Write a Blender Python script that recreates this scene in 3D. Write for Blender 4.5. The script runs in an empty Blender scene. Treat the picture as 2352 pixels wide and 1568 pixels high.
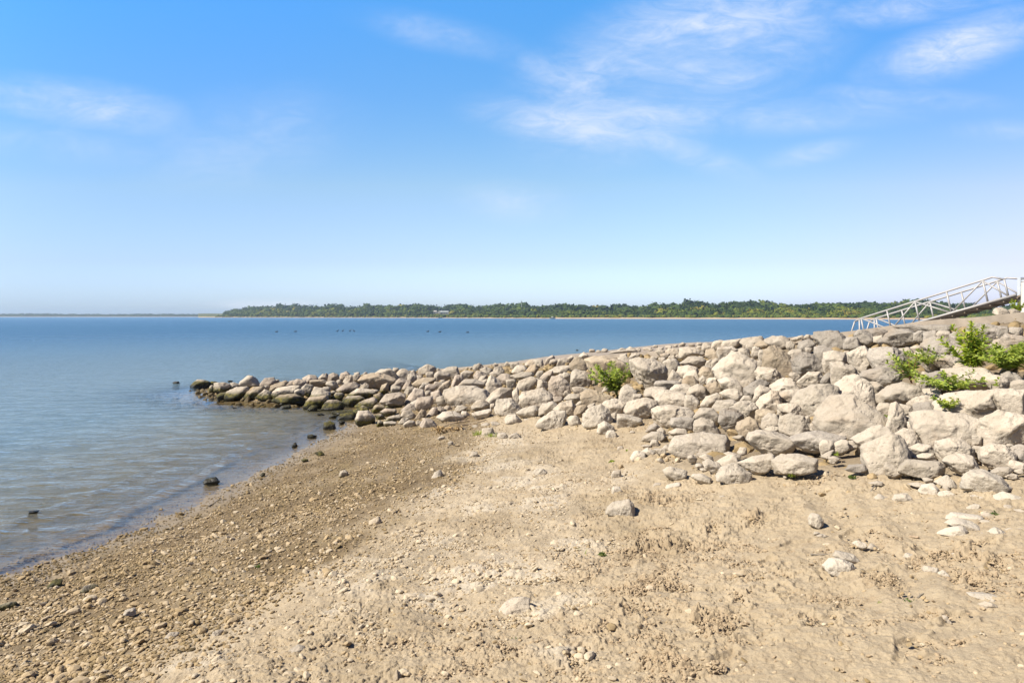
import bpy, bmesh, math, random
import numpy as np
from math import radians as R
from mathutils import Vector, Matrix

random.seed(7); rng = np.random.default_rng(7)
SC = bpy.context.scene
COL = SC.collection

# ---------------------------------------------------------------- camera
# the photograph is surveyed in a 2352 x 1568 frame: focal length 1568, horizon on row 726
F, CX, HV, CAMH = 1568.0, 1176.0, 726.0, 2.3
cam_d = bpy.data.cameras.new("camera"); cam = bpy.data.objects.new("camera", cam_d); COL.objects.link(cam)
cam.location = (0, 0, CAMH); cam.rotation_euler = (R(90), 0, 0)
cam_d.sensor_width = 36; cam_d.lens = 24; cam_d.shift_y = -58/2352
cam_d.clip_start = 0.05; cam_d.clip_end = 60000
SC.camera = cam

# ---------------------------------------------------------------- light and sky
SUN_EL, SUN_AZ = 45.0, 19.0            # light travels towards (cos az, sin az)
sun_d = bpy.data.lights.new("sun", 'SUN'); sun = bpy.data.objects.new("sun", sun_d); COL.objects.link(sun)
sun_d.energy = 5.0; sun_d.angle = R(0.5); sun_d.color = (1.0, 0.92, 0.80)
ldir = Vector((math.cos(R(SUN_AZ))*math.cos(R(SUN_EL)), math.sin(R(SUN_AZ))*math.cos(R(SUN_EL)), -math.sin(R(SUN_EL))))
sun.rotation_euler = ldir.to_track_quat('-Z', 'Y').to_euler(); sun.location = (-20, -20, 30)
SC.view_settings.view_transform = 'Standard'; SC.view_settings.look = 'None'
SC.view_settings.gamma = 1.0; SC.view_settings.exposure = EXPOSURE = 0.92

def N(nt, typ, loc=None, **kw):
    n = nt.nodes.new(typ)
    for k, v in kw.items():
        if k.startswith('i_'):
            key = k[2:]
            n.inputs[int(key) if key.isdigit() else key].default_value = v
        else: setattr(n, k, v)
    return n
def Lk(nt, a, b): nt.links.new(a, b)
def mth(nt, op, a, b=None, clamp=False):
    n = nt.nodes.new('ShaderNodeMath'); n.operation = op; n.use_clamp = clamp
    for i, v in enumerate((a, b)):
        if v is None: continue
        if isinstance(v, (int, float)): n.inputs[i].default_value = v
        else: nt.links.new(v, n.inputs[i])
    return n.outputs[0]
def mixc(nt, f, a, b, blend='MIX'):
    n = nt.nodes.new('ShaderNodeMix'); n.data_type = 'RGBA'; n.blend_type = blend
    for i, v in ((0, f), (6, a), (7, b)):
        if isinstance(v, (int, float)): n.inputs[i].default_value = v
        elif isinstance(v, (tuple, list)): n.inputs[i].default_value = (*v, 1) if len(v) == 3 else v
        else: nt.links.new(v, n.inputs[i])
    return n.outputs[2]
def mrange(nt, v, a, b, c=0.0, d=1.0, smooth=False):
    n = nt.nodes.new('ShaderNodeMapRange'); n.clamp = True
    if smooth: n.interpolation_type = 'SMOOTHSTEP'
    nt.links.new(v, n.inputs[0])
    for i, x in enumerate((a, b, c, d)): n.inputs[i+1].default_value = x
    return n.outputs[0]
def noise(nt, vec, scale, detail=4, rough=0.55, dist=0.0, out=0):
    n = nt.nodes.new('ShaderNodeTexNoise'); n.inputs['Scale'].default_value = scale
    n.inputs['Detail'].default_value = detail; n.inputs['Roughness'].default_value = rough
    n.inputs['Distortion'].default_value = dist
    if vec is not None: nt.links.new(vec, n.inputs['Vector'])
    return n.outputs[out]

world = bpy.data.worlds.new("World"); SC.world = world; world.use_nodes = True
wt = world.node_tree; wt.nodes.clear()
sky = N(wt, 'ShaderNodeTexSky', sky_type='NISHITA', sun_disc=False, sun_elevation=R(SUN_EL),
        sun_rotation=math.atan2(-math.cos(R(SUN_AZ)), -math.sin(R(SUN_AZ))), altitude=100, air_density=1.0, dust_density=0.9, ozone_density=2.5)
hs = N(wt, 'ShaderNodeHueSaturation'); hs.inputs['Hue'].default_value = 0.505
hs.inputs['Saturation'].default_value = 1.32; hs.inputs['Value'].default_value = 1.0
Lk(wt, sky.outputs[0], hs.inputs['Color'])
tc = N(wt, 'ShaderNodeTexCoord'); sep = N(wt, 'ShaderNodeSeparateXYZ'); Lk(wt, tc.outputs['Generated'], sep.inputs[0])
dy = mth(wt, 'MAXIMUM', sep.outputs[1], 0.08)
sx = mth(wt, 'DIVIDE', sep.outputs[0], dy); sz = mth(wt, 'DIVIDE', sep.outputs[2], dy)
cmb = N(wt, 'ShaderNodeCombineXYZ'); Lk(wt, sx, cmb.inputs[0]); Lk(wt, sz, cmb.inputs[1])
# thin cirrus: patches (centre, radii, tilt, weight) modulate streaky noise
BL = [(1560,150,340,120,20,1.0),(1640,200,200,70,25,1.0),(1300,165,120,40,-12,0.55),(1330,285,220,45,-8,0.7),(1600,60,150,42,10,0.85),(1520,320,200,30,-22,0.5),
      (1800,265,330,32,3,0.6),(2190,110,210,48,20,0.68),(2100,15,240,30,8,0.5),(200,245,250,42,-8,0.6),(120,330,260,35,-6,0.35),
      (1020,80,190,30,-12,0.35),(1180,465,120,35,-5,0.28),(1870,350,110,20,12,0.3),(540,320,240,80,10,0.22),(2050,225,220,22,-3,0.4),
      (2290,300,120,18,0,0.3),(620,700,120,10,0,0.5),(1860,85,45,25,20,0.35)]
acc = None
for (bx, by, rx, ry, an, wgt) in BL:
    m = N(wt, 'ShaderNodeMapping', vector_type='TEXTURE')
    m.inputs['Location'].default_value = ((bx-CX)/F, (HV-by)/F, 0); m.inputs['Rotation'].default_value = (0, 0, R(an))
    m.inputs['Scale'].default_value = (rx/F*1.5, ry/F*1.9, 1); Lk(wt, cmb.outputs[0], m.inputs[0])
    ln = N(wt, 'ShaderNodeVectorMath', operation='LENGTH'); Lk(wt, m.outputs[0], ln.inputs[0])
    v = mrange(wt, ln.outputs['Value'], 1.0, 0.0, 0.0, wgt, True)
    acc = v if acc is None else mth(wt, 'MAXIMUM', acc, v)
m1 = N(wt, 'ShaderNodeMapping'); m1.inputs['Rotation'].default_value = (0, 0, R(-14)); m1.inputs['Scale'].default_value = (1.0, 2.25, 1)
Lk(wt, cmb.outputs[0], m1.inputs[0])
n1 = noise(wt, m1.outputs[0], 5.4, 9, 0.63, 0.9); n2 = noise(wt, m1.outputs[0], 2.2, 5, 0.5, 0.3)
cl = mth(wt, 'MULTIPLY', mrange(wt, n1, 0.27, 0.62, 0.0, 1.0, True), mrange(wt, n2, 0.3, 0.6, 0.35, 1.0, True))
m2 = N(wt, 'ShaderNodeMapping'); m2.inputs['Rotation'].default_value = (0, 0, R(-24)); m2.inputs['Scale'].default_value = (1.0, 3.0, 1); Lk(wt, cmb.outputs[0], m2.inputs[0])
n3 = noise(wt, m2.outputs[0], 13, 9, 0.68, 1.4)
cl = mth(wt, 'MULTIPLY', cl, mrange(wt, n3, 0.32, 0.62, 0.42, 1.2))
cl = mth(wt, 'MULTIPLY', mth(wt, 'ADD', cl, 0.14), acc, True)
cl = mth(wt, 'MULTIPLY', cl, 0.92, True)
CLOUDCOL = (4.3, 4.5, 5.0)
# sky tint by height: paler and bluer towards the horizon than the sky model gives
rmp = N(wt, 'ShaderNodeValToRGB'); Lk(wt, mrange(wt, sz, -0.02, 1.48), rmp.inputs[0]); rmp.color_ramp.interpolation = 'LINEAR'
KS = [(p/3, c) for p, c in [(.0, (.51, .63, 1.0)), (.085, (.59, .655, .96)), (.20, (.66, .60, .68)), (.42, (.98, .76, .62)), (.68, (.85, .84, .76)), (1.0, (.79, 1.0, .93)), (1.6, (.34, .42, .48)), (3., (.20, .24, .29))]]  # last stops dim the unseen zenith and rear sky to weaken fill light
for i, (p, c) in enumerate(KS):
    e = rmp.color_ramp.elements[i] if i < 2 else rmp.color_ramp.elements.new(p)
    e.position = p; e.color = (*c, 1)
adj = mixc(wt, 1.0, hs.outputs[0], rmp.outputs[0], 'MULTIPLY')
adj2 = N(wt, 'ShaderNodeVectorMath', operation='SCALE'); Lk(wt, adj, adj2.inputs[0]); adj2.inputs['Scale'].default_value = 1.40
side = mrange(wt, sx, 0.15, 0.85, 0.0, 1.0, True)
sidl = mrange(wt, sx, 0.0, -0.75, 0.0, 1.0, True)
skl = mixc(wt, sidl, adj2.outputs[0], mixc(wt, 1.0, adj2.outputs[0], (.70, .80, .93), 'MULTIPLY'))
skyb = mixc(wt, side, skl, mixc(wt, 1.0, adj2.outputs[0], (.93, .80, .87), 'MULTIPLY'))
skyc = mixc(wt, cl, skyb, CLOUDCOL)
bg = N(wt, 'ShaderNodeBackground'); bg.inputs['Strength'].default_value = 0.115
Lk(wt, skyc, bg.inputs[0]); wo = N(wt, 'ShaderNodeOutputWorld'); Lk(wt, bg.outputs[0], wo.inputs[0])

# ---------------------------------------------------------------- helpers
def _h(ix, iy, iz, s):
    n = (ix.astype(np.int64)*374761393 + iy.astype(np.int64)*668265263 + iz.astype(np.int64)*2147483647 + s*974634777) & 0xffffffff
    n = ((n ^ (n >> 13)) * 1274126177) & 0xffffffff
    n = ((n ^ (n >> 16)) * 2246822519) & 0xffffffff
    n ^= (n >> 15)
    return (n & 0xffffff) / float(0xffffff) * 2 - 1
def vn2(x, y, s=0):
    ix = np.floor(x); iy = np.floor(y); fx = x-ix; fy = y-iy
    fx = fx*fx*fx*(fx*(fx*6-15)+10); fy = fy*fy*fy*(fy*(fy*6-15)+10)
    z = np.zeros_like(ix)
    a = _h(ix, iy, z, s); b = _h(ix+1, iy, z, s); c = _h(ix, iy+1, z, s); d = _h(ix+1, iy+1, z, s)
    return (a*(1-fx)+b*fx)*(1-fy)+(c*(1-fx)+d*fx)*fy
def vn3(p, s=0):
    i = np.floor(p); f = p-i; f = f*f*(3-2*f); ix, iy, iz = i.T; fx, fy, fz = f.T
    def pl(k):
        a = _h(ix, iy, iz+k, s); b = _h(ix+1, iy, iz+k, s); c = _h(ix, iy+1, iz+k, s); d = _h(ix+1, iy+1, iz+k, s)
        return (a*(1-fx)+b*fx)*(1-fy)+(c*(1-fx)+d*fx)*fy
    return pl(0)*(1-fz)+pl(1)*fz
def fbm2(x, y, o=4, s=0, g=0.5):
    t = 0; a = 1; ca, sa = math.cos(.6), math.sin(.6)
    for k in range(o):
        t = t + a*vn2(x, y, s+k); a *= g; x, y = (x*ca-y*sa)*2.03+3.1, (x*sa+y*ca)*2.03+1.7
    return t
def fbm3(p, o=4, s=0, g=0.5):
    t = 0; a = 1
    for k in range(o):
        t = t + a*vn3(p, s+k); a *= g; p = p*2.07+5.3
    return t
def sstep(x, a, b):
    t = np.clip((x-a)/(b-a), 0, 1); return t*t*(3-2*t)

def mesh_np(name, co, faces, smooth=True, attrs=None, mat=None):
    """co (n,3), faces (m,k) constant k"""
    me = bpy.data.meshes.new(name); co = np.ascontiguousarray(co, dtype=np.float32); faces = np.ascontiguousarray(faces, dtype=np.int32)
    me.vertices.add(len(co)); me.vertices.foreach_set('co', co.ravel())
    m, k = faces.shape
    me.loops.add(m*k); me.loops.foreach_set('vertex_index', faces.ravel())
    me.polygons.add(m); me.polygons.foreach_set('loop_start', np.arange(0, m*k, k, dtype=np.int32))
    me.polygons.foreach_set('use_smooth', np.full(m, smooth))
    for an, (ty, data) in (attrs or {}).items():
        a = me.attributes.new(an, ty, 'POINT')
        a.data.foreach_set('value' if ty == 'FLOAT' else 'color', np.ascontiguousarray(data, dtype=np.float32).ravel())
    me.update(calc_edges=True)
    if mat: me.materials.append(mat)
    return me
def link(name, me, parent=None):
    o = bpy.data.objects.new(name, me); COL.objects.link(o)
    if parent: o.parent = parent
    return o
def tag(o, label=None, cat=None, group=None, kind=None):
    if label: o['label'] = label
    if cat: o['category'] = cat
    if group: o['group'] = group
    if kind: o['kind'] = kind
    return o
def ico(level):
    bm = bmesh.new(); bmesh.ops.create_icosphere(bm, subdivisions=level, radius=1.0)
    v = np.array([x.co[:] for x in bm.verts]); f = np.array([[q.index for q in x.verts] for x in bm.faces]); bm.free()
    return v, f
ICO = {k: ico(k) for k in (1, 2, 3, 4, 5)}
def tube_np(pts, rad, seg=8):
    """a tapered tube along points; returns verts, quads"""
    pts = np.array(pts, float); n = len(pts); rad = np.broadcast_to(np.array(rad, float), (n,))
    tg = np.gradient(pts, axis=0); tg /= np.linalg.norm(tg, axis=1)[:, None]+1e-9
    up = np.array([0, 0, 1.0]) if abs(tg[0][2]) < .9 else np.array([1.0, 0, 0])
    s = np.cross(tg, up); s /= np.linalg.norm(s, axis=1)[:, None]+1e-9; u = np.cross(s, tg)
    a = np.linspace(0, 2*np.pi, seg, endpoint=False)
    V = (pts[:, None, :] + rad[:, None, None]*(np.cos(a)[None, :, None]*s[:, None, :] + np.sin(a)[None, :, None]*u[:, None, :])).reshape(-1, 3)
    q = [[i*seg+j, i*seg+(j+1) % seg, (i+1)*seg+(j+1) % seg, (i+1)*seg+j] for i in range(n-1) for j in range(seg)]
    V = np.vstack([V, pts[0], pts[-1]]); c0, c1 = n*seg, n*seg+1
    for j in range(seg):
        q.append([c0, (j+1) % seg, j, j]); b = (n-1)*seg; q.append([c1, b+j, b+(j+1) % seg, b+(j+1) % seg])
    return V, q
class MB:
    def __init__(s): s.v = []; s.f = []; s.n = 0
    def add(s, V, Fc):
        s.v.append(np.array(V, float)); s.f += [[i+s.n for i in dict.fromkeys(f)] for f in Fc]; s.n += len(V); return s
    def tube(s, pts, rad, seg=8): return s.add(*tube_np(pts, rad, seg))
    def box(s, c, d, rz=0, tilt=None):
        x, y, z = [k/2 for k in d]
        V = np.array([[a*x, b*y, e*z] for a in (-1, 1) for b in (-1, 1) for e in (-1, 1)])
        ca, sa = math.cos(rz), math.sin(rz); V = V @ np.array([[ca, sa, 0], [-sa, ca, 0], [0, 0, 1]]) + np.array(c)
        return s.add(V, [[0,1,3,2],[4,6,7,5],[0,4,5,1],[2,3,7,6],[0,2,6,4],[1,5,7,3]])
    def build(s, name, mat, parent=None, smooth=False, bevel=0):
        me = bpy.data.meshes.new(name); me.from_pydata(np.vstack(s.v).tolist(), [], s.f); me.update()
        if smooth: me.polygons.foreach_set('use_smooth', [True]*len(me.polygons))
        me.materials.append(mat); return link(name, me, parent)

def mat(name):
    m = bpy.data.materials.new(name); m.use_nodes = True; nt = m.node_tree; nt.nodes.clear()
    out = nt.nodes.new('ShaderNodeOutputMaterial'); b = nt.nodes.new('ShaderNodeBsdfPrincipled')
    nt.links.new(b.outputs[0], out.inputs[0]); b.inputs['Specular IOR Level'].default_value = 0.3
    return m, nt, b, out
def bump(nt, b, h, strength=0.5, dist=0.02, prev=None):
    n = nt.nodes.new('ShaderNodeBump'); n.inputs['Strength'].default_value = strength; n.inputs['Distance'].default_value = dist
    nt.links.new(h, n.inputs['Height'])
    if prev is not None: nt.links.new(prev, n.inputs['Normal'])
    if b is not None: nt.links.new(n.outputs[0], b.inputs['Normal'])
    return n.outputs[0]

# ---------------------------------------------------------------- the lie of the land
SHY = np.array([-4, 0, 5.93, 6.75, 7.38, 8.61, 10.2, 11.9, 13.7, 15.1, 22, 40.])
SHX = np.array([-7.5, -6.1, -4.44, -4.20, -3.98, -3.82, -3.74, -3.6, -3.45, -3.40, -3.2, -3.0])
R0 = np.array([6.75, 9.0]); RD = np.array([-.4455, .8953]); RN = np.array([.8953, .4455]); RLEN = 23.0
ZT = [-1.5, -1, 0, .0424, .065, .1176, .333, .687, 1.0, 1.3, 2.0]; ZZ = [3.3, 3.0, 2.357, 2.253, 2.194, 2.03, 1.50, .69, -.02, -.7, -2.2]
ST = [-1, 0, .095, .348, .535, .82, 1.1]; SS = [.25, .25, .28, .22, .17, .11, .08]
SPIT = [(-2.8, 22.5, .55), (-5.9, 20.6, .42), (-8.2, 20.9, .22), (-9.7, 21.9, .0)]
def shore_x(x, y): return x - np.interp(y, SHY, SHX)
def along(x, y): return ((x-R0[0])*RD[0]+(y-R0[1])*RD[1]), ((x-R0[0])*RN[0]+(y-R0[1])*RN[1])
def env(x, y, ramp=True):
    """height of the ground, with the rubble mound; ramp=False leaves the bed under the slab"""
    x = np.asarray(x, float); y = np.asarray(y, float)
    xp = shore_x(x, y)
    B = np.where(xp > 0, .134*xp, .075*xp); B = np.minimum(B, 2.4); B = np.maximum(B, -1.6)
    a, q = along(x, y); t = a/RLEN
    zr = np.interp(t, ZT, ZZ); s = np.interp(t, ST, SS)
    rip = zr - s*np.maximum(-q, 0) - .04*sstep(-q, 0, .5)
    far = 26.1-.387*(a-7.1)
    rp = zr + q*cross(a) - (0 if ramp else .3)
    rp = np.where(q > far, rp - .4*(q-far), rp)
    rip = np.where(q > 0, rp, rip)
    sp = np.full_like(x, -9.0)
    for (x0, y0, h0), (x1, y1, h1) in zip(SPIT[:-1], SPIT[1:]):
        dx, dy_ = x1-x0, y1-y0; u = np.clip(((x-x0)*dx+(y-y0)*dy_)/(dx*dx+dy_*dy_), 0, 1)
        dd = np.hypot(x-x0-u*dx, y-y0-u*dy_); sp = np.maximum(sp, h0+(h1-h0)*u-.14*np.maximum(0, dd-.3))
    sp = np.where((q > 0.3), -9.0, sp)
    side = np.where(q > 0, -9.0, B)
    z = np.maximum(np.maximum(side, rip), sp)
    return np.maximum(z, -1.6)
def cross(a): return .032+.034*sstep(a, 20, 29)
def in_rip(x, y):
    """how far a point is inside the rubble (0 outside, 1 well in)"""
    x = np.asarray(x, float); y = np.asarray(y, float)
    xp = shore_x(x, y); B = np.where(xp > 0, .134*xp, .075*xp); B = np.minimum(B, 2.4)
    a, q = along(x, y)
    return np.where(q > 0, 0.0, sstep(env(x, y)-B, 0.02, 0.22))
def P2W(px, py, d): return np.array([(px-CX)/F*d, d, CAMH-(py-HV)/F*d])
_D = np.concatenate([np.arange(1.5, 20, .02), np.arange(20, 75, .05)])
def hit(px, py):
    """depth at which the sight line through a surveyed point meets ground or water"""
    x = (px-CX)/F*_D; z = CAMH-(py-HV)/F*_D
    g = z-np.maximum(env(x, _D), 0.0)
    k = np.nonzero(g < 0)[0]
    if len(k): return float(_D[k[0]])
    m = _D < 45; return float(_D[m][np.argmin(g[m]/_D[m])])
def ground_at(px, py):
    d = hit(px, py); x = (px-CX)/F*d; return np.array([x, d, float(max(env(np.array([x]), np.array([d]))[0], 0.0))])
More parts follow.
